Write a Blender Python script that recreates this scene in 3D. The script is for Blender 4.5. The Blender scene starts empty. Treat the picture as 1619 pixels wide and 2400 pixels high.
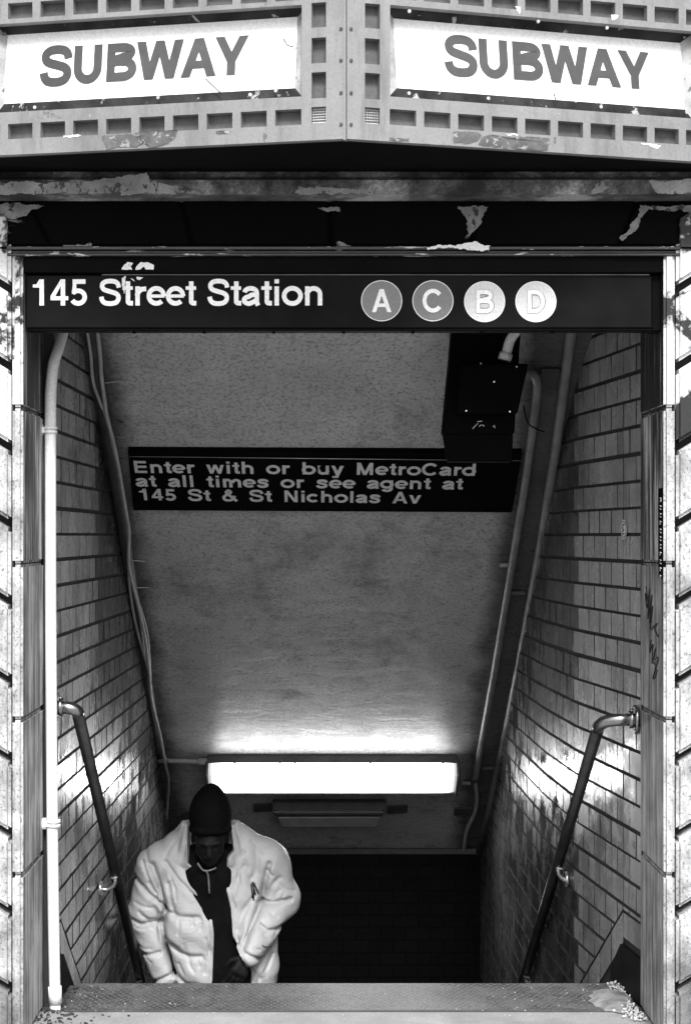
import bpy, bmesh, math, random
import numpy as np
from mathutils import Vector, Matrix
from mathutils.bvhtree import BVHTree

random.seed(7)
rng = np.random.default_rng(7)
sc = bpy.context.scene
C = sc.collection
R = math.radians

# ------------------------------------------------------------------ camera
F = 4000.0            # focal length in photo pixels (photo 1619 x 2400)
D0 = 5.587            # camera to facade
EYE = 1.66
VX, VY = 760.0, 1255.0
cam = bpy.data.cameras.new('camera')
cam.sensor_fit = 'AUTO'
cam.sensor_width = 36.0
cam.lens = F / 2400 * 36
cam.shift_x = (809.5 - VX) / 2400
cam.shift_y = (VY - 1200) / 2400
cam.clip_end = 500
co = bpy.data.objects.new('camera', cam)
C.objects.link(co)
co.location = (0, -D0, EYE)
co.rotation_euler = (R(90), 0, 0)
sc.camera = co

# ------------------------------------------------------------------ light
SUN_EL, SUN_AZ = 47, 6
w = bpy.data.worlds.new('World')
sc.world = w
w.use_nodes = True
nt = w.node_tree
bg = nt.nodes['Background']
sky = nt.nodes.new('ShaderNodeTexSky')
sky.sky_type = 'NISHITA'
sky.sun_disc = False
sky.sun_elevation = R(SUN_EL)
sky.sun_rotation = R(180 - SUN_AZ)
sky.dust_density = 4.0
bw = nt.nodes.new('ShaderNodeRGBToBW')          # black and white photograph
nt.links.new(sky.outputs[0], bw.inputs[0])
nt.links.new(bw.outputs[0], bg.inputs['Color'])
bg.inputs['Strength'].default_value = 0.12
sd = bpy.data.lights.new('sun', 'SUN')
sd.energy = 2.2
sd.angle = R(14)
so = bpy.data.objects.new('sun', sd)
C.objects.link(so)
so.rotation_euler = (R(90 - SUN_EL), 0, R(SUN_AZ))
sc.view_settings.view_transform = 'Standard'
sc.view_settings.look = 'None'
sc.view_settings.gamma = 1
sc.view_settings.exposure = 1.0
sc.cycles.max_bounces = 8
sc.cycles.use_denoising = True


# ------------------------------------------------------------------ helpers
def P(px, py, d):
    """photo pixel at distance d in front of the camera -> world point"""
    return Vector(((px - VX) * d / F, d - D0, EYE - (py - VY) * d / F))


def new_obj(name, me, mats=None, parent=None):
    o = bpy.data.objects.new(name, me)
    C.objects.link(o)
    if mats is not None:
        for m in (mats if isinstance(mats, (list, tuple)) else [mats]):
            me.materials.append(m)
    if parent is not None:
        o.parent = parent
        o.matrix_parent_inverse = Matrix.Translation(parent.location).inverted()
    return o


def obj(name, bm, mats, parent=None, smooth=False, recalc=True):
    if recalc:
        bmesh.ops.recalc_face_normals(bm, faces=bm.faces)
    me = bpy.data.meshes.new(name)
    bm.to_mesh(me)
    bm.free()
    if smooth:
        for p in me.polygons:
            p.use_smooth = True
    return new_obj(name, me, mats, parent)


def tag(o, label, cat, group=None, kind=None):
    o['label'] = label
    o['category'] = cat
    if group:
        o['group'] = group
    if kind:
        o['kind'] = kind
    return o


def empty(name, loc, label, cat, group=None):
    o = bpy.data.objects.new(name, None)
    C.objects.link(o)
    o.location = loc
    o.empty_display_size = .1
    return tag(o, label, cat, group)


def structure(o):
    o['kind'] = 'structure'
    return o


def bevel_all(bm, r, seg=1, geom=None):
    bmesh.ops.bevel(bm, geom=geom or bm.edges[:], offset=r, segments=seg, affect='EDGES', clamp_overlap=True)


def add_hexa(bm, pts, r=0.0, seg=1, mi=0):
    """8 points: bottom loop 0-3, top loop 4-7"""
    t = bmesh.new()
    v = [t.verts.new(p) for p in pts]
    for q in ((3, 2, 1, 0), (4, 5, 6, 7), (0, 1, 5, 4), (1, 2, 6, 5), (2, 3, 7, 6), (3, 0, 4, 7)):
        t.faces.new([v[i] for i in q])
    bmesh.ops.recalc_face_normals(t, faces=t.faces)
    if r:
        bevel_all(t, r, seg)
    for f in t.faces:
        f.material_index = mi
    merge(bm, t)


def merge(bm, t):
    m = {}
    for v in t.verts:
        m[v] = bm.verts.new(v.co)
    for f in t.faces:
        try:
            nf = bm.faces.new([m[v] for v in f.verts])
            nf.material_index = f.material_index
            nf.smooth = f.smooth
        except ValueError:
            pass
    t.free()


def add_box(bm, x0, x1, y0, y1, z0, z1, r=0.0, seg=1, mi=0):
    add_hexa(bm, [(x0, y0, z0), (x1, y0, z0), (x1, y1, z0), (x0, y1, z0),
                  (x0, y0, z1), (x1, y0, z1), (x1, y1, z1), (x0, y1, z1)], r, seg, mi)


def smooth_path(pts, n=6):
    pts = [Vector(p) for p in pts]
    if len(pts) < 3:
        return pts
    out = []
    for i in range(len(pts) - 1):
        p0 = pts[max(i - 1, 0)]
        p1, p2 = pts[i], pts[i + 1]
        p3 = pts[min(i + 2, len(pts) - 1)]
        for k in range(n):
            t = k / n
            out.append(.5 * ((2 * p1) + (p2 - p0) * t + (2 * p0 - 5 * p1 + 4 * p2 - p3) * t * t + (3 * p1 - p0 - 3 * p2 + p3) * t ** 3))
    out.append(pts[-1])
    return out


def add_tube(bm, pts, r, n=12, cap=True, mi=0):
    pts = [Vector(p) for p in pts]
    rr = r if isinstance(r, (list, tuple)) else [r] * len(pts)
    up = None
    rings = []
    for i, p in enumerate(pts):
        a = pts[max(i - 1, 0)]
        b = pts[min(i + 1, len(pts) - 1)]
        t = (b - a).normalized()
        if up is None:
            up = Vector((0, 0, 1)) if abs(t.z) < .9 else Vector((1, 0, 0))
        s = t.cross(up).normalized()
        up = s.cross(t).normalized()
        rings.append([bm.verts.new(p + (s * math.cos(2 * math.pi * k / n) + up * math.sin(2 * math.pi * k / n)) * rr[i]) for k in range(n)])
    for i in range(len(rings) - 1):
        for k in range(n):
            f = bm.faces.new((rings[i][k], rings[i][(k + 1) % n], rings[i + 1][(k + 1) % n], rings[i + 1][k]))
            f.smooth = True
            f.material_index = mi
    if cap:
        bm.faces.new(rings[0][::-1]).material_index = mi
        bm.faces.new(rings[-1]).material_index = mi


def bend_path(pts, rad, n=8):
    """polyline with rounded corners"""
    pts = [Vector(p) for p in pts]
    out = [pts[0]]
    for i in range(1, len(pts) - 1):
        a, b, c = pts[i - 1], pts[i], pts[i + 1]
        u = (a - b).normalized()
        v = (c - b).normalized()
        k = min(rad, (a - b).length * .49, (c - b).length * .49)
        for j in range(n + 1):
            t = j / n
            out.append((b + u * k) * (1 - t) ** 2 + b * 2 * t * (1 - t) + (b + v * k) * t * t)
    out.append(pts[-1])
    return out


def tube_obj(name, pts, r, mat, parent=None, n=12):
    bm = bmesh.new()
    add_tube(bm, pts, r, n)
    return obj(name, bm, mat, parent)


# ------------------------------------------------------------------ materials
def g3(v):
    return (v, v, v, 1)


class NT:
    def __init__(self, name):
        self.m = bpy.data.materials.new(name)
        self.m.use_nodes = True
        self.t = self.m.node_tree
        self.b = self.t.nodes['Principled BSDF']
        self.co = None

    def n(self, typ, **kw):
        x = self.t.nodes.new(typ)
        for k, v in kw.items():
            setattr(x, k, v)
        return x

    def link(self, a, b):
        self.t.links.new(a, b)

    def coord(self, scale=(1, 1, 1)):
        if self.co is None:
            self.co = self.n('ShaderNodeNewGeometry')
        mp = self.n('ShaderNodeMapping')
        mp.inputs['Scale'].default_value = scale
        self.link(self.co.outputs['Position'], mp.inputs['Vector'])
        return mp.outputs[0]

    def noise(self, scale, detail=4, rough=.55, stretch=(1, 1, 1), dist=0.0):
        x = self.n('ShaderNodeTexNoise')
        x.inputs['Scale'].default_value = scale
        x.inputs['Detail'].default_value = detail
        x.inputs['Roughness'].default_value = rough
        x.inputs['Distortion'].default_value = dist
        self.link(self.coord(stretch), x.inputs['Vector'])
        return x.outputs[0]

    def ramp(self, val, stops, interp='LINEAR'):
        r = self.n('ShaderNodeValToRGB')
        r.color_ramp.interpolation = interp
        els = r.color_ramp.elements
        while len(els) < len(stops):
            els.new(.5)
        for e, (p, v) in zip(els, stops):
            e.position = p
            e.color = g3(v)
        self.link(val, r.inputs[0])
        return r.outputs[0]

    def math(self, op, a, b=None, clamp=False):
        x = self.n('ShaderNodeMath', operation=op, use_clamp=clamp)
        for i, v in enumerate((a, b)):
            if v is None:
                continue
            if isinstance(v, (int, float)):
                x.inputs[i].default_value = v
            else:
                self.link(v, x.inputs[i])
        return x.outputs[0]

    def mix(self, f, a, b):
        x = self.n('ShaderNodeMix', data_type='FLOAT')
        for i, v in ((0, f), (2, a), (3, b)):
            if isinstance(v, (int, float)):
                x.inputs[i].default_value = v
            else:
                self.link(v, x.inputs[i])
        return x.outputs[0]

    def bump(self, h, strength=.3, dist=.01, prev=None):
        x = self.n('ShaderNodeBump')
        x.inputs['Strength'].default_value = strength
        x.inputs['Distance'].default_value = dist
        self.link(h, x.inputs['Height'])
        if prev is not None:
            self.link(prev, x.inputs['Normal'])
        return x.outputs[0]

    def done(self, col=None, rough=None, normal=None, metal=None, spec=None):
        for k, v in (('Base Color', col), ('Roughness', rough), ('Metallic', metal), ('Specular IOR Level', spec)):
            if v is None:
                continue
            if isinstance(v, (int, float)):
                self.b.inputs[k].default_value = g3(v) if k == 'Base Color' else v
            else:
                self.link(v, self.b.inputs[k])
        if normal is not None:
            self.link(normal, self.b.inputs['Normal'])
        return self.m


def paint(name, lo, hi, rough=.5, scale=6, chip=None, chipv=.5, bump=.15, fine=120, metal=0.0, spec=None, stretch=(1, 1, 1)):
    """mottled paint; chip = threshold above which another tone shows"""
    k = NT(name)
    a = k.noise(scale, 6, .6, stretch)
    col = k.ramp(a, [(.3, lo), (.7, hi)])
    f = k.noise(fine, 3, .6)
    col = k.math('MULTIPLY', col, k.ramp(f, [(.3, .85), (.7, 1.1)]))
    h = k.math('ADD', k.math('MULTIPLY', f, .3), a)
    if chip is not None:
        c = k.noise(scale * 1.7, 8, .68, stretch, .4)
        mask = k.ramp(c, [(chip, 0), (chip + .02, 1)])
        col = k.mix(mask, col, chipv)
        h = k.math('SUBTRACT', h, mask)
    return k.done(col, rough, k.bump(h, bump, .006), metal, spec)


M = {}


def build_materials():
    # pale stone of the piers
    k = NT('pale_stone')
    a = k.noise(5, 6, .6)
    f = k.noise(90, 4, .7)
    pit = k.noise(45, 5, .75)
    base = k.ramp(a, [(.32, .30), (.62, .58)])
    base = k.math('MULTIPLY', base, k.ramp(f, [(.36, .35), (.47, 1.0)]))
    grime = k.ramp(k.noise(2.4, 8, .7, (1, 1, .6)), [(.60, 0), (.72, .75)])
    base = k.mix(grime, base, .14)
    sp_ = k.n('ShaderNodeSeparateXYZ')
    k.link(k.coord(), sp_.inputs[0])
    low = k.math('SUBTRACT', k.noise(7, 8, .7), k.math('MULTIPLY', sp_.outputs[2], .45))      # street splash
    base = k.mix(k.ramp(low, [(.30, 0), (.52, .8)]), base, .10)
    v_ = k.noise(16, 7, .7, (1, 1, .5))
    base = k.math('MULTIPLY', base, k.ramp(v_, [(.40, .6), (.56, 1)]))
    h = k.math('ADD', k.math('MULTIPLY', pit, .7), k.math('MULTIPLY', f, .3))
    M['stone'] = k.done(base, .85, k.bump(h, .45, .006))
    # old black paint peeling off the upper stones
    k = NT('peeling_black_stone')
    a = k.noise(3.3, 8, .66, (1, 1, 1), .3)
    f = k.noise(90, 4, .7)
    base = k.math('MULTIPLY', k.ramp(a, [(.47, .018), (.505, .66)]), k.ramp(f, [(.3, .7), (.55, 1)]))
    M['stone_black'] = k.done(base, .75, k.bump(k.math('ADD', a, k.math('MULTIPLY', f, .3)), .4, .006))
    # jambs: gray with vertical runs
    k = NT('streaked_jamb')
    s = k.noise(26, 5, .65, (1, 1, .045))
    s2 = k.noise(70, 4, .65, (1, 1, .05))
    a = k.noise(5, 6, .6)
    base = k.ramp(k.math('ADD', k.math('MULTIPLY', s, .65), k.math('MULTIPLY', a, .35)), [(.42, .10), (.50, .30), (.58, .55)])
    base = k.math('MULTIPLY', base, k.ramp(s2, [(.40, .45), (.52, 1)]))
    M['jamb'] = k.done(base, .6, k.bump(k.math('ADD', s, s2), .25, .004))
    k = NT('streaked_jamb_worn')
    s = k.noise(30, 5, .7, (1, 1, .04))
    a = k.noise(6, 6, .6, (1, 1, .4))
    v = k.math('ADD', k.math('MULTIPLY', s, .6), k.math('MULTIPLY', a, .4))
    base = k.ramp(v, [(.44, .02), (.50, .18), (.57, .62)])
    M['jamb_worn'] = k.done(base, .55, k.bump(v, .3, .004))
    k = NT('streaked_jamb_black')
    v = k.noise(34, 5, .7, (1, 1, .035))
    base = k.ramp(v, [(.55, .012), (.60, .04), (.70, .5)])
    M['jamb_black'] = k.done(base, .5, k.bump(v, .3, .004))
    # canopy paint
    k = NT('canopy_paint')
    a = k.noise(4, 6, .6)
    f = k.noise(140, 4, .6)
    base = k.ramp(a, [(.3, .18), (.7, .25)])
    base = k.math('MULTIPLY', base, k.ramp(f, [(.3, .86), (.65, 1.06)]))
    run = k.ramp(k.noise(14, 6, .7, (1, 1, .22)), [(.50, 0), (.66, .6)])
    base = k.mix(run, base, .11)
    c = k.noise(3.6, 9, .66, (1, 1, 1.2), .5)
    mask = k.ramp(c, [(.615, 0), (.63, 1)])
    base = k.mix(mask, base, k.ramp(f, [(.35, .10), (.6, .2)]))
    c2 = k.noise(16, 8, .7, (1, 1, .8))
    base = k.mix(k.ramp(c2, [(.70, 0), (.715, 1)]), base, .62)
    M['canopy'] = k.done(base, .5, k.bump(k.math('SUBTRACT', k.math('MULTIPLY', f, .25), mask), .25, .004))
    M['bare_metal'] = paint('bare_metal', .05, .13, .6, 22, .56, .28, bump=.3, fine=90)
    M['vent_back'] = paint('vent_back', .045, .12, .6, 14, None, bump=.2)
    M['sign_frame'] = paint('sign_frame', .006, .045, .5, 12, .62, .4, bump=.4, spec=.15)
    M['sign_rim'] = paint('sign_rim', .22, .5, .45, 10, .62, .1, bump=.3)
    M['sign_white'] = paint('sign_white', .84, .88, .3, 2, None, bump=.02)
    M['letter_gray'] = paint('letter_gray', .028, .05, .45, 8, None, bump=.05, fine=60)
    M['soffit_black'] = paint('soffit_black', .004, .007, .9, 4, None, bump=.2, spec=.05)
    # lintel: black paint with bare stone
    k = NT('lintel_black')
    a = k.noise(2.2, 9, .66, (1, 1, 1.6), .4)
    f = k.noise(90, 4, .7)
    base = k.math('MULTIPLY', k.ramp(a, [(.655, .003), (.68, .20)]), k.ramp(f, [(.3, .6), (.6, 1)]))
    M['lintel'] = k.done(base, .75, k.bump(k.math('ADD', a, k.math('MULTIPLY', f, .3)), .4, .006), spec=.03)
    k = NT('cornice_stained')
    a = k.noise(3.2, 8, .7, (1, 1, 1.0))
    f = k.noise(110, 4, .7)
    base = k.math('MULTIPLY', k.ramp(a, [(.42, .025), (.52, .13), (.62, .48)]), k.ramp(f, [(.32, .45), (.6, 1.1)]))
    M['cornice'] = k.done(base, .8, k.bump(f, .5, .005))
    M['moulding'] = paint('moulding', .005, .035, .35, 8, .60, .55, bump=.3, stretch=(.6, 1, 3))
    M['bare_stone'] = paint('bare_stone', .18, .40, .85, 11, .55, .06, bump=.5)
    M['bare_stone_dark'] = paint('bare_stone_dark', .10, .26, .9, 14, .56, .03, bump=.6, fine=70)
    M['flake'] = paint('flake', .75, .85, .6, 20, .62, .05, bump=.3)
    M['sign_black'] = paint('sign_black', .002, .004, .5, 5, None, bump=.08, fine=180, spec=.03)
    M['sign_dull'] = paint('sign_dull', .004, .010, .5, 5, None, bump=.08, fine=180, spec=.05)
    M['letter_white'] = paint('letter_white', .86, .9, .5, 3, None, bump=.0)
    M['letter_silver'] = paint('letter_silver', .62, .8, .5, 30, None, bump=.05)
    M['disc_gray'] = paint('disc_gray', .16, .19, .45, 8, None, bump=.03)
    M['disc_pale'] = paint('disc_pale', .60, .64, .45, 8, None, bump=.03)
    M['trim_worn'] = paint('trim_worn', .01, .30, .5, 4, None, bump=.1, stretch=(1, .1, .1))
    M['edge_metal'] = paint('edge_metal', .45, .8, .3, 20, None, metal=.6)
    # painted ceiling
    k = NT('ceiling_paint')
    a = k.noise(3.2, 6, .6)
    f = k.noise(75, 5, .72)
    g = k.noise(6, 8, .72, (1, 1.8, 1.8), .8)
    base = k.ramp(a, [(.3, .44), (.7, .60)])
    base = k.math('MULTIPLY', base, k.ramp(f, [(.36, .45), (.52, 1.0)]))
    st = k.ramp(k.noise(2.6, 8, .7, (1, .8, .8)), [(.52, 0), (.66, .6)])
    base = k.mix(st, base, .09)
    sp_ = k.n('ShaderNodeSeparateXYZ')
    k.link(k.coord(), sp_.inputs[0])
    off_ = k.math('ABSOLUTE', k.math('SUBTRACT', sp_.outputs[0], -.02))        # darker along both edges, behind pipes and cables
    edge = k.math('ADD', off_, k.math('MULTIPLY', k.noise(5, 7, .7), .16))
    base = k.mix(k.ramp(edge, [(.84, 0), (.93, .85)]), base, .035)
    scar = k.ramp(k.noise(9, 8, .72, (1, 3.0, 3.0), .5), [(.685, 0), (.70, 1)])
    base = k.mix(scar, base, .05)
    h = k.math('ADD', k.math('MULTIPLY', f, .25), k.math('SUBTRACT', g, k.math('MULTIPLY', scar, .5)))
    M['ceiling'] = k.done(base, k.ramp(g, [(.4, .22), (.6, .42)]), k.bump(h, .30, .012))
    # wall tiles
    k = NT('wall_tile')
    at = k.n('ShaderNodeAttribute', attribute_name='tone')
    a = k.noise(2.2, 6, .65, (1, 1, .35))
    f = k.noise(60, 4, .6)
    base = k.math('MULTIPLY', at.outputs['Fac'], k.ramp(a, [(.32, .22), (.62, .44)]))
    base = k.math('MULTIPLY', base, k.ramp(f, [(.3, .85), (.6, 1.05)]))
    run = k.ramp(k.noise(17, 6, .7, (1, 1, .10)), [(.56, 0), (.72, .6)])
    base = k.mix(run, base, .06)
    g = k.noise(9, 3, .5)
    M['tile'] = k.done(base, k.ramp(k.noise(5, 7, .7), [(.40, .10), (.60, .42)]), k.bump(g, .16, .02), spec=.6)
    M['grout'] = paint('grout', .012, .03, .9, 8, None, bump=.4)
    M['base_black'] = paint('base_black', .005, .012, .6, 6, None, bump=.3, spec=.06)
    M['rough_dark'] = paint('rough_dark', .012, .03, .85, 5, None, bump=.5)
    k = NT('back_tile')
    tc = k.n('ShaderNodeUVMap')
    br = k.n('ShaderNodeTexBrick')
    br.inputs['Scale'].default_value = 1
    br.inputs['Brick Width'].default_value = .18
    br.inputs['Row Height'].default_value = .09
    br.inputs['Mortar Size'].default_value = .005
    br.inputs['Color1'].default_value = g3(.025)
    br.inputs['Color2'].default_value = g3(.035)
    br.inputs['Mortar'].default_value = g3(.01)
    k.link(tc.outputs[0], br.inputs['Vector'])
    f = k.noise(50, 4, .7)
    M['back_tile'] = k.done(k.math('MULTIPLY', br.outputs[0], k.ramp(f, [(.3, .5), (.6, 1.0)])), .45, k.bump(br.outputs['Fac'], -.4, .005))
    # metals
    M['conduit_white'] = paint('conduit_white', .80, .86, .45, 6, .70, .35, bump=.08)
    M['pipe_gray'] = paint('pipe_gray', .16, .30, .35, 12, None, bump=.25, fine=90)
    M['pipe_dark'] = paint('pipe_dark', .03, .06, .5, 12, None, bump=.25, fine=90)
    M['cable'] = paint('cable', .34, .48, .45, 12, None, bump=.1)
    M['rail_steel'] = paint('rail_steel', .30, .42, .22, 10, None, bump=.05, metal=1.0)
    M['rail_dark'] = paint('rail_dark', .045, .09, .28, 10, None, bump=.05, metal=.9)
    M['bracket'] = paint('bracket', .6, .75, .25, 10, None, bump=.05, metal=.8)
    M['box_black'] = paint('box_black', .002, .004, .6, 10, None, bump=.1, spec=.03)
    M['lamp_pan'] = paint('lamp_pan', .04, .08, .5, 10, None, bump=.1)
    M['vent_metal'] = paint('vent_metal', .05, .09, .5, 20, None, bump=.2)
    M['vent_dark'] = paint('vent_dark', .03, .06, .6, 20, None, bump=.2)
    k = NT('lamp_glow')
    k.b.inputs['Base Color'].default_value = g3(.9)
    k.b.inputs['Emission Color'].default_value = g3(1)
    sp_ = k.n('ShaderNodeSeparateXYZ')
    k.link(k.coord(), sp_.inputs[0])
    dx_ = k.math('ABSOLUTE', k.math('SUBTRACT', sp_.outputs[0], .046))     # the tubes stop short of the lens ends
    r_ = k.n('ShaderNodeMapRange', interpolation_type='SMOOTHSTEP')
    k.link(dx_, r_.inputs[0])
    for i_, v_ in ((1, .585), (2, .675), (3, 8.5), (4, .22)):
        r_.inputs[i_].default_value = v_
    k.link(r_.outputs[0], k.b.inputs['Emission Strength'])
    M['glow'] = k.m
    # ground
    k = NT('concrete')
    a = k.noise(3, 6, .65)
    f = k.noise(120, 4, .7)
    base = k.math('MULTIPLY', k.ramp(a, [(.3, .21), (.7, .40)]), k.ramp(f, [(.3, .7), (.6, 1.05)]))
    base = k.mix(k.ramp(k.noise(7, 6, .7), [(.66, 0), (.72, .8)]), base, .05)
    M['concrete'] = k.done(base, .85, k.bump(f, .5, .004))
    k = NT('tread_plate')
    a = k.noise(2.1, 5, .6)
    f = k.noise(170, 4, .75)
    sep = k.n('ShaderNodeSeparateXYZ')
    k.link(k.coord(), sep.inputs[0])
    X, Y = sep.outputs[0], sep.outputs[1]
    u = k.math('ADD', k.math('MULTIPLY', X, 40.0), k.math('MULTIPLY', Y, 24.0))
    v = k.math('SUBTRACT', k.math('MULTIPLY', X, 40.0), k.math('MULTIPLY', Y, 24.0))
    du = k.math('ABSOLUTE', k.math('SUBTRACT', k.math('FRACT', u), .5))
    dv = k.math('ABSOLUTE', k.math('SUBTRACT', k.math('FRACT', v), .5))
    dia = k.ramp(k.math('MINIMUM', du, dv), [(.10, 1), (.20, 0)])
    cen = k.math('SUBTRACT', 1.0, k.math('MULTIPLY', k.math('ABSOLUTE', k.math('SUBTRACT', X, .22)), 1.25))
    wear = k.ramp(k.math('ADD', k.math('MULTIPLY', cen, .6), k.math('MULTIPLY', a, .8)), [(.68, 0), (.90, 1)])
    br_ = k.ramp(k.noise(8, 6, .7), [(.40, .05), (.58, 1)])
    lo = k.math('MULTIPLY', k.ramp(f, [(.37, .025), (.6, .12)]), k.mix(k.math('MULTIPLY', dia, br_), 1.5, .35))
    hi = k.math('MULTIPLY', k.ramp(f, [(.36, .07), (.58, .23)]), k.mix(k.math('MULTIPLY', dia, br_), 1.0, .80))
    base = k.mix(wear, lo, hi)
    M['tread'] = k.done(base, .55, k.bump(k.math('ADD', k.math('MULTIPLY', f, .9), k.math('MULTIPLY', dia, br_)), .5, .004))
    M['step'] = paint('step', .05, .10, .8, 8, None, bump=.4)
    M['salt'] = paint('salt', .5, .75, .5, 30, None, bump=.1)
    M['ice'] = paint('ice', .14, .40, .4, 22, None, bump=.6)
    M['dirt'] = paint('dirt', .02, .05, .9, 12, None, bump=.5)
    # person
    k = NT('puffer_nylon')
    a = k.noise(9, 5, .6)
    f = k.noise(13, 5, .62, (1, 1, 1.5), 1.6)
    w2 = k.noise(42, 4, .6, (1, 1, 1.4), 1.0)
    base = k.ramp(a, [(.3, .41), (.7, .50)])
    M['nylon'] = k.done(base, .46, k.bump(w2, .10, .006, k.bump(f, .20, .03)), spec=.4)
    M['shirt'] = paint('shirt', .004, .008, .9, 20, None, bump=.3, spec=.05)
    M['knit'] = paint('knit', .004, .008, .95, 60, None, bump=.5, spec=.05)
    M['trousers'] = paint('trousers', .006, .012, .9, 20, None, bump=.3, spec=.1)
    M['skin'] = paint('skin', .006, .011, .55, 20, None, bump=.15, spec=.12)
    M['shoe'] = paint('shoe', .02, .03, .5, 20, None, bump=.1)
    M['zip'] = paint('zip', .10, .22, .4, 40, None, bump=.2)
    M['ink'] = paint('ink', .006, .01, .6, 20, None, bump=.0)
    M['sticker_white'] = paint('sticker_white', .7, .8, .4, 20, None, bump=.0)


build_materials()

# ------------------------------------------------------------------ lettering (grotesque strokes)


def arc(cx, cy, rx, ry, a0, a1, n=16):
    return [(cx + rx * math.cos(R(a0 + (a1 - a0) * i / n)), cy + ry * math.sin(R(a0 + (a1 - a0) * i / n))) for i in range(n + 1)]


def cat(pts, n=6):
    return [(p.x, p.y) for p in smooth_path([(x, y, 0) for x, y in pts], n)]


def stroke(pts, w_):
    """polyline -> list of quads, mitred"""
    ps = [Vector(p) for p in pts]
    cl = (ps[0] - ps[-1]).length < 1e-4
    if cl:
        ps = ps[:-1]
    n = len(ps)
    L, Rr = [], []
    for i in range(n):
        if cl:
            a, b = ps[i - 1], ps[(i + 1) % n]
        else:
            a, b = ps[max(i - 1, 0)], ps[min(i + 1, n - 1)]
        p = ps[i]
        d1 = (p - a).normalized() if (p - a).length > 1e-6 else (b - p).normalized()
        d2 = (b - p).normalized() if (b - p).length > 1e-6 else d1
        n1 = Vector((-d1.y, d1.x))
        n2 = Vector((-d2.y, d2.x))
        m = (n1 + n2).normalized()
        k = w_ / 2 / max(m.dot(n1), .35)
        L.append(p + m * k)
        Rr.append(p - m * k)
    out = []
    for i in range(n if cl else n - 1):
        j = (i + 1) % n
        out.append([Rr[i], Rr[j], L[j], L[i]])
    return out


ADV = dict(A=1.0, B=1.0, C=1.0, D=1.0, E=.93, M=1.16, N=1.0, S=.93, U=1.0, W=1.30, Y=.93, a=.77, b=.85, c=.77, d=.85, e=.77,
           g=.85, h=.85, i=.39, l=.39, m=1.235, n=.85, o=.85, r=.54, s=.77, t=.46, u=.85, v=.77, w=1.08, y=.77)
ADV.update({'1': .77, '4': .77, '5': .77, '&': 1.0, ' ': .42})


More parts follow.
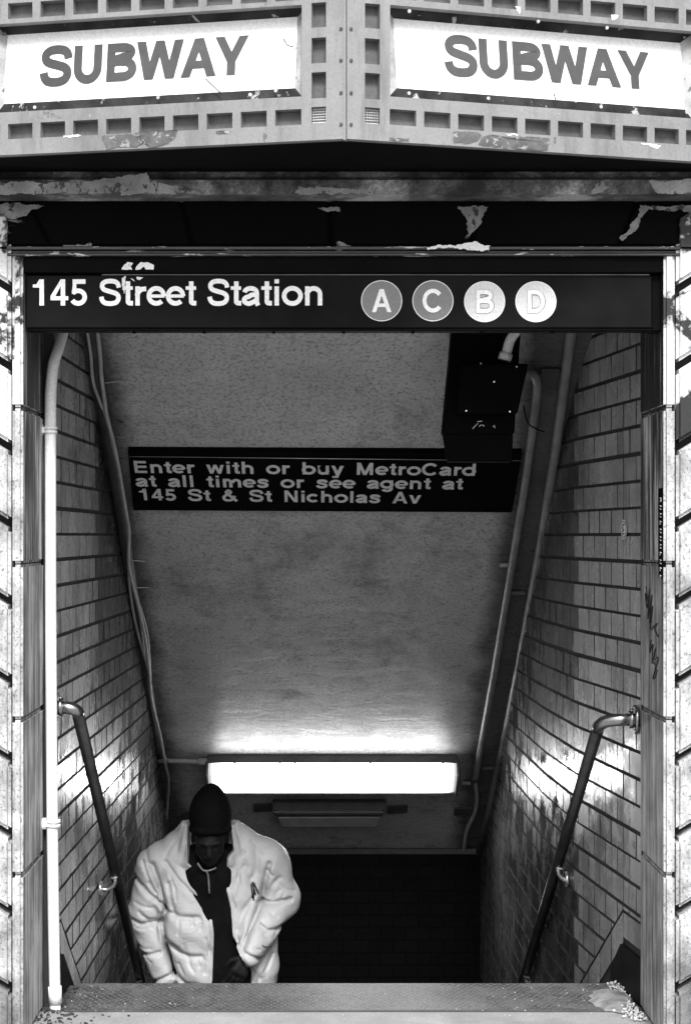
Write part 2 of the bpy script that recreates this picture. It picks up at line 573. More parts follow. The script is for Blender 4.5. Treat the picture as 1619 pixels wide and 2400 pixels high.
def glyph(ch, w_):
    """list of strokes, each a list of convex polygons, in cap-height units"""
    h = w_ / 2
    S = []
    q = lambda *p: S.append([[Vector(x) for x in p]])
    st = lambda pts: S.append(stroke(pts, w_))
    bar = lambda x0, y0, x1, y1: q((x0, y0), (x1, y0), (x1, y1), (x0, y1))
    leg = lambda xb, xt, y0=0.0, y1=1.0, ww=None: q((xb - (ww or w_) * .54, y0), (xb + (ww or w_) * .54, y0), (xt + (ww or w_) * .54, y1), (xt - (ww or w_) * .54, y1))
    X = .73
    if ch == 'A':
        leg(.14, .5); leg(.86, .5); bar(.26, .22, .74, .22 + w_ * .85)
    elif ch == 'B':
        bar(.10, 0, .10 + w_, 1)
        st([(.15, 1 - h), (.55, 1 - h)] + arc(.55, .755, .23, .245 - h, 88, -88) + [(.15, .51 + .0)])
        st([(.15, .52), (.57, .52)] + arc(.57, .26 + h * .5, .26, .26 - h * .5, 88, -88)[0:] + [(.15, h)])
    elif ch == 'C':
        st(arc(.5, .5, .40, .52 - h, 38, 322, 28))
    elif ch == 'D':
        bar(.10, 0, .10 + w_, 1)
        st([(.15, 1 - h), (.46, 1 - h)] + arc(.46, .5, .36, .5 - h, 88, -88, 20) + [(.15, h)])
    elif ch == 'E':
        bar(.10, 0, .10 + w_, 1)
        for y in (0, .5 - h + .02, 1 - w_):
            bar(.12, y, .83, y + w_ * .95)
    elif ch == 'M':
        bar(.10, 0, .10 + w_, 1); bar(1.06 - w_, 0, 1.06, 1)
        leg(.58, .22, 0, 1, w_ * .95); leg(.58, .94, 0, 1, w_ * .95)
    elif ch == 'N':
        bar(.10, 0, .10 + w_ * .95, 1); bar(.90 - w_ * .95, 0, .90, 1); leg(.78, .22, 0, 1, w_)
    elif ch == 'S':
        st(cat([(.81, .68), (.77, .82), (.66, .905), (.47, .93), (.28, .905), (.165, .82), (.155, .70), (.24, .60), (.46, .53), (.68, .46), (.785, .36), (.78, .215), (.68, .11), (.47, .07), (.26, .10), (.15, .20), (.115, .335)], 5))
    elif ch == 'U':
        st([(.10 + h, 1), (.10 + h, .40)] + arc(.5, .40, .40 - h, .42 - h, 182, 358, 16) + [(.90 - h, .40), (.90 - h, 1)])
    elif ch == 'W':
        leg(.36, .12); leg(.36, .65, 0, 1, w_ * .95); leg(.94, .65, 0, 1, w_ * .95); leg(.94, 1.18)
    elif ch == 'Y':
        leg(.463, .13, .36, 1); leg(.463, .796, .36, 1); bar(.463 - h, 0, .463 + h, .45)
    elif ch == '1':
        bar(.36, 0, .36 + w_, 1); q((.10, .68), (.40, .68), (.40, .82), (.10, .80)); q((.22, .78), (.42, .78), (.42, 1), (.36, 1))
    elif ch == '4':
        bar(.44, 0, .44 + w_, 1); bar(.04, .20, .74, .20 + w_ * .85); q((.04, .22), (.04 + w_ * .9, .30), (.50, .84), (.44, 1)); q((.04, .22), (.44, 1), (.44, .99), (.04, .36))
    elif ch == '5':
        bar(.15, 1 - w_, .66, 1); q((.12, .44), (.29, .44), (.31, .95), (.17, .95))
        st([(.16, .47)] + arc(.37, .32, .26, .33 - h, 128, -150, 22))
    elif ch == '&':
        st(cat([(.92, .02), (.62, .36), (.34, .68), (.32, .82), (.43, .93), (.55, .86), (.54, .72), (.40, .60), (.20, .46), (.13, .28), (.22, .12), (.40, .07), (.60, .13), (.74, .32), (.78, .48)], 4))
    elif ch == 'a':
        st([(.13, .50)] + arc(.37, .50, .235, X - .50 - h + .01, 165, 8, 12) + [(.62 - h * .1, .46), (.62 - h * .1, .12), (.66, .0)])
        st([(.60, .42), (.40, .40)] + arc(.31, .20, .20, .22 - h, 95, 268, 12) + [(.40, .10), (.60, .20)])
    elif ch == 'b':
        bar(.08, 0, .08 + w_, 1); st(arc(.45, X / 2, .32, X / 2 - h + .01, 0, 360, 26))
    elif ch == 'c':
        st(arc(.39, X / 2, .30, X / 2 - h + .01, 42, 318, 22))
    elif ch == 'd':
        bar(.77 - w_, 0, .77, 1); st(arc(.40, X / 2, .32, X / 2 - h + .01, 0, 360, 26))
    elif ch == 'e':
        st(arc(.39, X / 2, .295, X / 2 - h + .01, -2, 316, 26)); bar(.14, X / 2 - w_ * .38, .72, X / 2 + w_ * .32)
    elif ch == 'g':
        st(arc(.40, X / 2 + .01, .31, X / 2 - h, 0, 360, 24)); st([(.77 - h, X), (.77 - h, .0)] + arc(.42, .0, .35 - h, .27 - h, -2, -160, 14))
    elif ch == 'h':
        bar(.09, 0, .09 + w_, 1); st([(.12, .40)] + arc(.43, .42, .34 - h, X - .42 - h + .01, 165, 2, 12) + [(.77 - h, .40), (.77 - h, 0)])
    elif ch == 'i':
        bar(.10, 0, .10 + w_, X); bar(.10, .84, .10 + w_, 1)
    elif ch == 'l':
        bar(.10, 0, .10 + w_, 1)
    elif ch == 'm':
        bar(.09, 0, .09 + w_, X)
        for x in (.36, .88):
            st([(x - .24, .42)] + arc(x, .44, .29 - h, X - .44 - h + .01, 165, 2, 12) + [(x + .29 - h, .42), (x + .29 - h, 0)])
    elif ch == 'n':
        bar(.09, 0, .09 + w_, X); st([(.12, .40)] + arc(.43, .42, .34 - h, X - .42 - h + .01, 165, 2, 12) + [(.77 - h, .40), (.77 - h, 0)])
    elif ch == 'o':
        st(arc(.425, X / 2, .325, X / 2 - h + .015, 0, 360, 28))
    elif ch == 'r':
        bar(.09, 0, .09 + w_, X); st([(.14, .36), (.22, .52), (.34, .62), (.52, .635)])
    elif ch == 's':
        st(cat([(.65, .50), (.60, .60), (.50, .645), (.38, .65), (.25, .635), (.18, .56), (.22, .46), (.38, .40), (.56, .34), (.62, .24), (.57, .13), (.40, .075), (.24, .095), (.15, .16), (.12, .24)], 4))
    elif ch == 't':
        st([(.25, .92), (.25, .16)] + arc(.34, .15, .09, .15 - h, 182, 270, 6) + [(.45, h * .95)]); bar(.03, X - w_ * .75, .44, X)
    elif ch == 'u':
        bar(.76 - w_, 0, .76, X); st([(.08 + h, X), (.08 + h, .30)] + arc(.42, .30, .34 - h, .31 - h, 178, 345, 12) + [(.74, .33)])
    elif ch == 'v':
        leg(.385, .12, 0, X); leg(.385, .65, 0, X)
    elif ch == 'w':
        leg(.31, .12, 0, X, w_ * .92); leg(.31, .54, 0, X, w_ * .85); leg(.77, .54, 0, X, w_ * .85); leg(.77, .96, 0, X, w_ * .92)
    elif ch == 'y':
        leg(.385, .12, .0, X); q((.20, -.27), (.20 + w_ * 1.15, -.27), (.65 + w_ * .54, X), (.65 - w_ * .54, X)); bar(.08, -.27, .32, -.27 + w_ * .8)
    return S


def text_bm(bm, s, org, ux, uz, nrm, cap, width=None, w_=.185, track=0.0, mi=0, sp=None):
    """letters on the plane org + ux*a + uz*b, lifted along nrm; width = total width asked for"""
    org, ux, uz, nrm = Vector(org), Vector(ux), Vector(uz), Vector(nrm)
    adv = dict(ADV)
    if sp:
        adv[' '] = sp
    tot = sum(adv[c] + track for c in s) - track
    kx = (width / tot) if width else cap
    x = 0
    n = 0
    for c in s:
        for si, polys in enumerate(glyph(c, w_)):
            lift = .0006 + .00025 * si
            for p in polys:
                if len(p) < 3:
                    continue
                vs = [bm.verts.new(org + ux * ((x + a.x) * kx) + uz * (a.y * cap) + nrm * lift) for a in p]
                try:
                    f = bm.faces.new(vs)
                    f.normal_update()
                    if f.normal.dot(nrm) < 0:
                        f.normal_flip()
                    f.material_index = mi
                except ValueError:
                    pass
        x += adv[c] + track


def text_obj(name, lines, mat, parent):
    bm = bmesh.new()
    for a in lines:
        text_bm(bm, **a)
    return obj(name, bm, mat, parent, recalc=False)


# ================================================================== GROUND
bm = bmesh.new()
Y_IN = 5.95 - D0                    # where the tread plate starts
v = [bm.verts.new(p) for p in ((-80, -120, 0), (80, -120, 0), (80, Y_IN, 0), (-80, Y_IN, 0))]
bm.faces.new(v)
o = structure(obj('sidewalk', bm, M['concrete']))

# steps going down
D_TOP = 6.30
bm = bmesh.new()
add_box(bm, -1.15, 1.35, Y_IN, D_TOP - D0, -.6, -.002)
for i in range(19):
    y0 = D_TOP - D0 + .25 * i
    add_box(bm, -1.1, 1.2, y0 + .001 * i, y0 + .30, -.18 * (i + 1) - .5, -.18 * (i + 1), .006)
add_box(bm, -1.3, 4.5, 11.05 - D0, 12.6 - D0, -3.9, -3.60)
structure(obj('steps', bm, M['step']))

# ================================================================== STATION FACADE
GZ = lambda py: EYE - (py - VY) * D0 / F           # height on the facade plane
GX = lambda px: (px - VX) * D0 / F
fac = empty('station_entrance', (0, 0, 0), 'pale stone station entrance with rusticated piers and blackened flat arch around the stairs', 'building')
XL0, XL1 = GX(29), GX(54)           # left margin strip
XR0, XR1 = GX(1555), GX(1581)
JD = .425


def pier(x_in, x_mar, sgn):
    bm = bmesh.new()
    # jamb + margin stack, courses at the joints seen on the jamb
    zs = [0.0] + [GZ(y) for y in (2052, 1687, 1322, 955)] + [GZ(585)]
    for i in range(len(zs) - 1):
        a, b = zs[i] + .002, zs[i + 1] - .002
        t = bmesh.new()
        x0, x1 = sorted((x_in, x_mar))
        add_box(t, x0, x1, .0, JD, a, b)
        bevel_all(t, .009, 2)
        for f in t.faces:
            n = f.normal
            inner = (n.x * sgn < -.3)
            f.material_index = (1 if i < 3 else (3 if i == 3 else 4)) if inner else (2 if i == 4 else 0)
        merge(bm, t)
    # rough faced outer stones with slanting joints
    x_far = x_mar + sgn * .42
    ys = [2505, 2322, 2142, 1960, 1783, 1600, 1415, 1232, 1052, 862, 680, 500]
    for i in range(len(ys) - 1):
        za, zb = GZ(ys[i]) + .016, GZ(ys[i + 1]) - .012
        sl = .42 * .62
        x0, x1 = x_mar + sgn * .003, x_far
        pts = [(x0, -.012, za), (x1, -.012, za + sl), (x1, .3, za + sl), (x0, .3, za),
               (x0, -.012, zb), (x1, -.012, zb + sl), (x1, .3, zb + sl), (x0, .3, zb)]
        t = bmesh.new()
        add_hexa(t, pts)
        bmesh.ops.recalc_face_normals(t, faces=t.faces)
        bevel_all(t, .012, 2)
        for f in t.faces:
            f.material_index = 2 if ys[i] < 1060 else 0
        merge(bm, t)
    # recessed core behind the blocks and plain wall further out
    xs = sorted((x_mar + sgn * .002, x_mar + sgn * 5))
    add_box(bm, xs[0], xs[1], .06, .40, 0, GZ(500), 0, 1, 5)
    xs = sorted((x_far + sgn * .004, x_mar + sgn * 5))
    for i in range(7):
        add_box(bm, xs[0], xs[1], -.01, .35, .5 * i + .004, .5 * i + .496, .01)
    return obj('pier', bm, [M['stone'], M['jamb'], M['stone_black'], M['jamb_worn'], M['jamb_black'], M['rough_dark']], fac, recalc=True)


pier(XL1, XL0, -1)
pier(XR0, XR1, 1)

# flat arch (voussoirs)
bm = bmesh.new()
zt, zb = GZ(452), GZ(578)
jt = [-1100, -700, -330, 60, 420, 770, 1135, 1500, 1900, 2300, 2700]
jb = [-1000, -610, -250, 120, 452, 775, 1100, 1448, 1815, 2200, 2600]
for i in range(len(jt) - 1):
    g = .004
    pts = [(GX(jb[i]) + g, .0, zb), (GX(jb[i + 1]) - g, .0, zb), (GX(jb[i + 1]) - g, .36, zb), (GX(jb[i]) + g, .36, zb),
           (GX(jt[i]) + g, .0, zt), (GX(jt[i + 1]) - g, .0, zt), (GX(jt[i + 1]) - g, .36, zt), (GX(jt[i]) + g, .36, zt)]
    add_hexa(bm, pts, .008, 2)
add_box(bm, -4, 4, .02, .34, zb + .004, zt - .004)
lint = obj('lintel', bm, M['lintel'], fac)


def blob_patch(name, pix, Y, mat, parent, jag=.006, thick=.003, seed=1):
    """thin ragged patch (chipped paint layer) lying on a plane facing the street"""
    r_ = random.Random(seed)
    d = D0 + Y
    pts = []
    n = len(pix)
    for i in range(n):
        a, b = P(*pix[i], d), P(*pix[(i + 1) % n], d)
        k = max(2, int((b - a).length / .005))
        wx = wz = 0.0
        for j in range(k):
            p = a.lerp(b, j / k)
            wx = wx * .75 + r_.uniform(-jag, jag) * .55
            wz = wz * .75 + r_.uniform(-jag, jag) * .55
            pts.append(Vector((p.x + wx, Y, p.z + wz)))
    bm = bmesh.new()
    vs = [bm.verts.new(p) for p in pts]
    f = bm.faces.new(vs)
    f.normal_update()
    if f.normal.y > 0:
        f.normal_flip()
    ret = bmesh.ops.extrude_face_region(bm, geom=[f])
    for e in ret['geom']:
        if isinstance(e, bmesh.types.BMVert):
            e.co.y -= thick
    bmesh.ops.triangulate(bm, faces=bm.faces)
    return obj(name, bm, mat, parent)


for i, pix in enumerate([[(1072, 484), (1142, 486), (1128, 520), (1105, 545), (1092, 562), (1086, 560), (1096, 545), (1094, 520), (1084, 500)],
                         [(1500, 482), (1619, 482), (1650, 505), (1600, 495), (1555, 492), (1520, 490), (1498, 520), (1484, 545), (1455, 566), (1448, 560), (1470, 540), (1490, 510)],
                         [(-60, 478), (105, 480), (95, 488), (70, 500), (40, 512), (25, 512), (0, 498), (-60, 500)],
                         [(150, 575), (215, 572), (212, 582), (150, 584)],
                         [(745, 485), (795, 486), (798, 496), (760, 494)],
                         [(788, 568), (830, 578), (828, 588), (786, 586)]]):
    blob_patch('bare_patch', pix, -.002, M['bare_stone_dark'], lint, seed=i)

# moulding under the arch
bm = bmesh.new()
for (ya, yb, yy) in ((578, 586, -.012), (586, 593, .004), (593, 600, -.006)):
    add_box(bm, -1.30, 1.40, yy, .12, GZ(yb), GZ(ya) - .001, .002)
mo = obj('moulding', bm, M['moulding'], fac)
blob_patch('bare_patch', [(1000, 580), (1060, 574), (1118, 566), (1122, 570), (1148, 578), (1146, 586), (1100, 588), (1060, 582), (1002, 586)], -.014, M['flake'], mo, seed=12)

# cornice band
bm = bmesh.new()
prof = [(-.115, 457), (-.115, 424), (-.085, 412), (-.07, 398), (.0, 385), (.02, 385), (.02, 457)]
zc = lambda y: EYE - (y - VY) * (D0 - .1) / F
L = [bm.verts.new((-5.5, y, zc(p))) for y, p in prof]
Rv = [bm.verts.new((5.5, y, zc(p))) for y, p in prof]
for i in range(len(prof)):
    j = (i + 1) % len(prof)
    bm.faces.new((L[i], L[j], Rv[j], Rv[i]))
bm.faces.new(L[::-1]); bm.faces.new(Rv)
cor = obj('cornice', bm, M['cornice'], fac)
for i, pix in enumerate([[(-80, 428), (60, 426), (180, 430), (185, 440), (200, 427), (240, 420), (300, 410), (345, 405), (352, 420), (390, 430), (430, 436), (470, 452), (420, 455), (200, 455), (-80, 455)],
                         [(1395, 430), (1412, 424), (1425, 440), (1410, 455), (1385, 455)], [(1520, 424), (1720, 420), (1720, 452), (1540, 455)], [(700, 438), (830, 442), (900, 448), (880, 455), (690, 455)]]):
    blob_patch('bare_patch', [(x, min(y, 454)) for x, y in pix], -.116, M['bare_stone'], cor, .005, .001, 80 + i)
# wall above
bm = bmesh.new()
add_box(bm, -5.5, 5.5, .015, .42, zc(386), 6.0)
obj('upper_wall', bm, M['stone'], fac)

# ================================================================== CANOPY
Dc = 5.04
Yc = Dc - D0
XC = (810 - VX) * Dc / F
ZC = EYE + (VY - 325) * Dc / F
can = empty('station_canopy', (XC, Yc, ZC), 'angled metal canopy with square vents and two white signs above the stairs', 'canopy')
YW = .012


def panel(sgn, px_end, py_end):
    dE = (ZC - EYE) * F / (VY - py_end)
    E = Vector(((px_end - VX) * dE / F, dE - D0, 0))
    c0 = Vector((XC, Yc, 0))
    u = (E - c0).normalized()                    # along the panel, away from the corner
    nrm = Vector((u.y, -u.x, 0)) if sgn > 0 else Vector((-u.y, u.x, 0))
    if nrm.y > 0:
        nrm = -nrm

    def sz(px, py):
        # ray / panel plane
        d_ = Vector(((px - VX) / F, 1, -(py - VY) / F))
        o_ = Vector((0, -D0, EYE))
        t = (c0 - o_).dot(nrm) / d_.dot(nrm)
        p = o_ + d_ * t
        return ((p - c0).dot(u), p.z)

    def pt(s, z, dep=0.0):
        q_ = c0 + u * s - nrm * dep
        return Vector((q_.x, q_.y, z))
    return u, nrm, sz, pt


def sheet(bm, pt, s0, s1, z0, z1, holes, dep, mi=0):
    """sheet with rectangular holes, front at 0, returns going back dep"""
    ss = sorted({s0, s1, *[h[0] for h in holes], *[h[1] for h in holes]})
    zs = sorted({z0, z1, *[h[2] for h in holes], *[h[3] for h in holes]})
    ss = [a for i, a in enumerate(ss) if i == 0 or a - ss[i - 1] > 1e-6]
    zs = [a for i, a in enumerate(zs) if i == 0 or a - zs[i - 1] > 1e-6]
    inside = lambda s, z: any(h[0] < s < h[1] and h[2] < z < h[3] for h in holes)
    V = {}

    def vv(i, j, k):
        if (i, j, k) not in V:
            V[i, j, k] = bm.verts.new(pt(ss[i], zs[j], dep * k))
        return V[i, j, k]
    solid = {(i, j): not inside((ss[i] + ss[i + 1]) / 2, (zs[j] + zs[j + 1]) / 2) for i in range(len(ss) - 1) for j in range(len(zs) - 1)}
    for (i, j), s in solid.items():
        if not s:
            continue
        bm.faces.new((vv(i, j, 0), vv(i + 1, j, 0), vv(i + 1, j + 1, 0), vv(i, j + 1, 0))).material_index = mi
        for (di, dj, a, b) in ((-1, 0, (i, j), (i, j + 1)), (1, 0, (i + 1, j + 1), (i + 1, j)), (0, -1, (i + 1, j), (i, j)), (0, 1, (i, j + 1), (i + 1, j + 1))):
            if not solid.get((i + di, j + dj), False):
                bm.faces.new((vv(*a, 0), vv(*b, 0), vv(*b, 1), vv(*a, 1))).material_index = mi


def build_panel(sgn, px_end, py_end, colx, corner_px, frame_px, white_px, text_px, cell_rows):
    u, nrm, sz, pt = panel(sgn, px_end, py_end)
    z = lambda px, py: sz(px, py)[1]
    s = lambda px: sz(px, 200)[0]
    cs = sorted((s(colx[0]), s(colx[1])))
    holes = []
    cz = [(z(colx[0], a), z(colx[0], b)) for a, b in ((65, 7), (149, 89), (231, 170))]
    zpitch = cz[0][1] - cz[1][1]
    cz.append((cz[0][0] + zpitch, cz[0][1] + zpitch))
    for a, b in cz:
        holes.append((cs[0], cs[1], a, b))
    mz = (z(colx[0], 289), z(colx[0], 251))
    holes.append((cs[0], cs[1], *mz))
    # bottom and top rows of vents
    bz = (z(frame_px, 292), z(frame_px, 255))
    tz0 = z(frame_px, 6) if sgn < 0 else z(frame_px, 2)
    p0, pitch, wd = cell_rows
    row = []
    for k in range(16):
        a = s(p0) + k * pitch
        row.append((a, a + wd))
    for a, b in row:
        holes.append((a, b, bz[0], bz[1]))
        holes.append((a, b, tz0 + .008, tz0 + .056))
    S_END = s(p0) + 16 * pitch
    # the sign opening
    f_in = s(frame_px)
    w_in, w_out = s(white_px[0]), s(white_px[1])
    f_out = w_out + abs(w_in - f_in)
    fz0, fz1 = z(frame_px, 226), z(frame_px, 11)
    holes.append((f_in, f_out, fz0, fz1))
    bm = bmesh.new()
    z_top = tz0 + .16
    sheet(bm, pt, 0.004, S_END, ZC, z_top, holes, .028)
    fr = obj('vent_panel', bm, M['canopy'], can)
    # vent backs
    bm = bmesh.new()
    for h in holes[:-1]:
        if abs(h[2] - mz[0]) < 1e-6 and abs(h[0] - cs[0]) < 1e-6:
            continue
        v4 = [bm.verts.new(pt(a, b, .0275)) for a, b in ((h[0] - .003, h[2] - .003), (h[1] + .003, h[2] - .003), (h[1] + .003, h[3] + .003), (h[0] - .003, h[3] + .003))]
        bm.faces.new(v4)
    obj('vent_plate', bm, M['vent_back'], fr)
    # wire mesh cell
    bm = bmesh.new()
    v4 = [bm.verts.new(pt(a, b, .05)) for a, b in ((cs[0] - .01, mz[0] - .01), (cs[1] + .01, mz[0] - .01), (cs[1] + .01, mz[1] + .01), (cs[0] - .01, mz[1] + .01))]
    bm.faces.new(v4)
    n_ = 6
    for k in range(n_):
        a = cs[0] + (cs[1] - cs[0]) * (k + .5) / n_
        add_tube(bm, [pt(a, mz[0], .016), pt(a, mz[1], .016)], .0016, 5, False, 1)
        b = mz[0] + (mz[1] - mz[0]) * (k + .5) / n_
        add_tube(bm, [pt(cs[0], b, .013), pt(cs[1], b, .013)], .0016, 5, False, 1)
    obj('wire_mesh', bm, [M['box_black'], M['edge_metal']], fr)
    for i_, pix in enumerate(PATCH[sgn]):
        rr_ = random.Random(60 + i_)
        q_ = []
        for k_ in range(len(pix)):
            (ax_, ay_), (bx_, by_) = pix[k_], pix[(k_ + 1) % len(pix)]
            n_ = max(2, int(math.hypot(bx_ - ax_, by_ - ay_) / 5))
            for j_ in range(n_):
                s_, z_ = sz(ax_ + (bx_ - ax_) * j_ / n_ + rr_.uniform(-2, 2), ay_ + (by_ - ay_) * j_ / n_ + rr_.uniform(-2, 2))
                q_.append(pt(s_, max(z_, ZC + .001), -.0012))
        bm = bmesh.new()
        f = bm.faces.new([bm.verts.new(p) for p in q_])
        bmesh.ops.triangulate(bm, faces=[f])
        obj('bare_patch', bm, M['bare_metal' if i_ < 4 else 'flake'], fr)
    # sign tray: dark recess, rim strips, white face
    wz0, wz1 = z(white_px[0], 207) + .0075, z(white_px[0], 38 if sgn < 0 else 42) + .015
    bm = bmesh.new()
    # sloping rim: outer edge at the panel, inner edge round the white face
    O = [pt(f_in - .003, fz0 - .003, .024), pt(f_out + .003, fz0 - .003, .024), pt(f_out + .003, fz1 + .003, .040), pt(f_in - .003, fz1 + .003, .040)]
    I = [pt(w_in, wz0, .026), pt(w_out, wz0, .026), pt(w_out, wz1, .058), pt(w_in, wz1, .058)]
    O = [bm.verts.new(p) for p in O]
    I = [bm.verts.new(p) for p in I]
    for k in range(4):
        f = bm.faces.new((O[k], O[(k + 1) % 4], I[(k + 1) % 4], I[k]))
        f.material_index = 1 if k in (1, 3) else 0
    fm = obj('sign_frame', bm, [M['sign_frame'], M['sign_rim']], can)
    for px, py in SCREWS[sgn]:
        s_, z_ = sz(px, py)
        c = pt(s_, z_, .012)
        bm = bmesh.new()
        add_tube(bm, [c + nrm * .0, c + nrm * .006], [.0055, .005], 10)
        obj('screw', bm, M['edge_metal'], fm)
    bm = bmesh.new()
    v4 = [bm.verts.new(p) for p in (pt(w_in - .002, wz0 - .002, .026), pt(w_out + .002, wz0 - .002, .026), pt(w_out + .002, wz1 + .002, .058), pt(w_in - .002, wz1 + .002, .058))]
    bm.faces.new(v4)
    sg = obj('sign_face', bm, M['sign_white'], can)
    # SUBWAY
    (tx0, ty0), (tx1, ty1) = text_px           # cap top / baseline of first and last letters
    s0_, zb0 = sz(tx0, ty0[1])
    s1_, zb1 = sz(tx1, ty1[1])
    zt0 = sz(tx0, ty0[0])[1]
    cap = zt0 - zb0
    zb = (zb0 + zb1) / 2 + .010
    tl = (zb - wz0) / (wz1 - wz0)
    org = pt(s0_, zb, .026 + .032 * tl - .001)
    up = (pt(0, wz1, .058) - pt(0, wz0, .026)).normalized()
    ux = (u if s1_ > s0_ else -u)
    nr = ux.cross(up).normalized()
    if nr.y > 0:
        nr = -nr
    text_obj('lettering', [dict(s='SUBWAY', org=org - ux * .012, ux=ux, uz=up, nrm=nr, cap=cap, width=abs(s1_ - s0_) + .022, w_=.235, track=-.06)], M['letter_gray'], sg)
    # wisps of twine
    for (a, b, c) in WISPS[sgn]:
        q_ = [pt(*sz(*p), .012) for p in (a, b, c)]
        tube_obj('loose_wire', smooth_path(q_, 5), .0018, M['ink'], sg, 5)
    return u, nrm, pt, S_END, z_top


PATCH = {-1: [[(240, 319), (300, 314), (326, 318), (340, 334), (322, 345), (290, 343), (276, 346), (250, 350)], [(316, 312), (360, 309), (418, 306), (412, 322), (398, 336), (378, 342), (352, 345), (336, 332)],
              [(505, 308), (545, 306), (540, 313), (510, 315)], [(618, 312), (628, 318), (622, 332), (616, 324)],
              [(320, 318), (334, 322), (342, 336), (330, 334)], [(150, 319), (190, 316), (192, 319), (152, 322)]],
         1: [[(1062, 308), (1120, 310), (1130, 318), (1118, 330), (1100, 338), (1062, 335)], [(1128, 322), (1150, 316), (1172, 320), (1190, 326), (1216, 320), (1244, 322), (1286, 324), (1282, 354), (1240, 351), (1196, 348), (1120, 341)],
             [(912, 323), (960, 325), (958, 332), (914, 330)], [(1296, 322), (1304, 322), (1302, 336), (1298, 334)],
             [(1180, 312), (1214, 314), (1212, 318), (1196, 319)], [(1500, 336), (1550, 340), (1538, 349), (1524, 342)], [(1208, 15), (1220, 16), (1216, 34), (1210, 26)], [(1432, 34), (1446, 36), (1444, 46), (1434, 50)]]}
SCREWS = {-1: [(369, 227), (645, 211), (691, 108), (585, 220), (80, 250)],
          1: [(961, 24), (1263, 48), (1424, 63), (960, 217), (1146, 229), (1410, 249), (1611, 262)]}
WISPS = {-1: [((662, 88), (672, 103), (688, 108)), ((479, 182), (498, 200), (516, 216))],
         1: [((1300, 214), (1304, 228), (1308, 238)), ((1620, 60), (1625, 75), (1634, 90))]}
pl = build_panel(-1, 0, 364, (730, 764), 799, 707, (687, 3), ((92, (110, 204)), (567, (83, 173))), (706, .1055, .0795))
pr = build_panel(1, 1619, 378, (855, 890), 823, 914, (936, 1612), ((1060, (84, 180)), (1530, (120, 207))), (913, .1080, .0830))
# corner angle, bolts, black underside, top and ends
bm = bmesh.new()
add_hexa(bm, [tuple(p) for p in (
    [pl[2](.006, ZC - .004, -.004), pl[2](-.001, ZC - .004, -.004), pl[2](-.001, ZC - .004, .02), pl[2](.006, ZC - .004, .02),
     pl[2](.006, pl[4], -.004), pl[2](-.001, pl[4], -.004), pl[2](-.001, pl[4], .02), pl[2](.006, pl[4], .02)])])
obj('corner_seam', bm, M['canopy'], can)
for (pp, px_) in ((pl, 799), (pr, 823)):
    for py in (68, 142, 218, 292):
        d_ = Dc + .005
        c = P(px_, py, d_)
        sgn_s = abs(c.x - XC)
        q_ = pp[2](sgn_s, c.z, 0)
        bm = bmesh.new()
        add_tube(bm, [q_ - pp[1] * .002, q_ + pp[1] * .004], .0048, 8)
        obj('bolt', bm, M['pipe_dark'], can)
bm = bmesh.new()
corner = Vector((XC, Yc, 0))
le, re = pl[2](pl[3], 0), pr[2](pr[3], 0)
for zz, flip in ((ZC + .004, 0), (pl[4], 1)):
    ps = [Vector((XC, Yc + .012, zz)), Vector((re.x, re.y + .012, zz)), Vector((re.x, YW, zz)), Vector((le.x, YW, zz)), Vector((le.x, le.y + .012, zz))]
    bm.faces.new([bm.verts.new(p) for p in ps])
for e in (le, re):
    a = [Vector((e.x, e.y + .012, ZC + .004)), Vector((e.x, YW, ZC + .004)), Vector((e.x, YW, pl[4])), Vector((e.x, e.y + .012, pl[4]))]
    bm.faces.new([bm.verts.new(p) for p in a])
obj('underside', bm, M['soffit_black'], can)

# ================================================================== STATION NAME SIGN
sg = empty('station_sign', P(795, 768, D0 + .05), 'black station name sign with white writing and four route discs over the stairs', 'sign')
YS = .035
d_ = D0 + YS
bm = bmesh.new()
a, b = P(62, 768, d_), P(1526, 645, d_)
add_box(bm, a.x, b.x, YS, YS + .06, a.z, b.z, .002)
board = obj('board', bm, [M['sign_dull']], sg)
bm = bmesh.new()
a, b = P(55, 640, d_ - .01), P(1556, 601, d_ - .01)
add_box(bm, a.x, b.x, YS - .02, YS + .09, a.z, b.z, .003)
a, b = P(1528, 775, d_ - .01), P(1556, 640, d_ - .01)
add_box(bm, a.x, b.x, YS + .01, YS + .09, a.z, b.z - .001, .003)
a, b = P(62, 775, d_), P(1527, 768.3, d_)
add_box(bm, a.x, b.x, YS + .004, YS + .07, a.z, b.z - .001, .002)
obj('housing', bm, M['sign_black'], sg)
bm = bmesh.new()
a, b = P(240, 645, d_), P(1520, 642.2, d_)
add_box(bm, a.x, b.x, YS - .006, YS + .02, a.z, b.z - .002, 0)
obj('trim', bm, M['trim_worn'], sg)
for px in (312, 477, 641, 805, 968, 1130, 1296):
    bm = bmesh.new()
    c = P(px, 774, d_)
    add_tube(bm, [c + Vector((0, .03, .002)), c + Vector((0, .03, -.007))], .006, 8)
    obj('fastener', bm, M['box_black'], sg)
ux, uz, nn = Vector((1, 0, 0)), Vector((0, 0, 1)), Vector((0, -1, 0))
o1 = P(72, 716, d_)
text_obj('lettering', [dict(s='145 Street Station', org=o1, ux=ux, uz=uz, nrm=nn, cap=61.5 * d_ / F, width=(760 - 72) * d_ / F, w_=.178, track=-.01)], M['letter_white'], board)
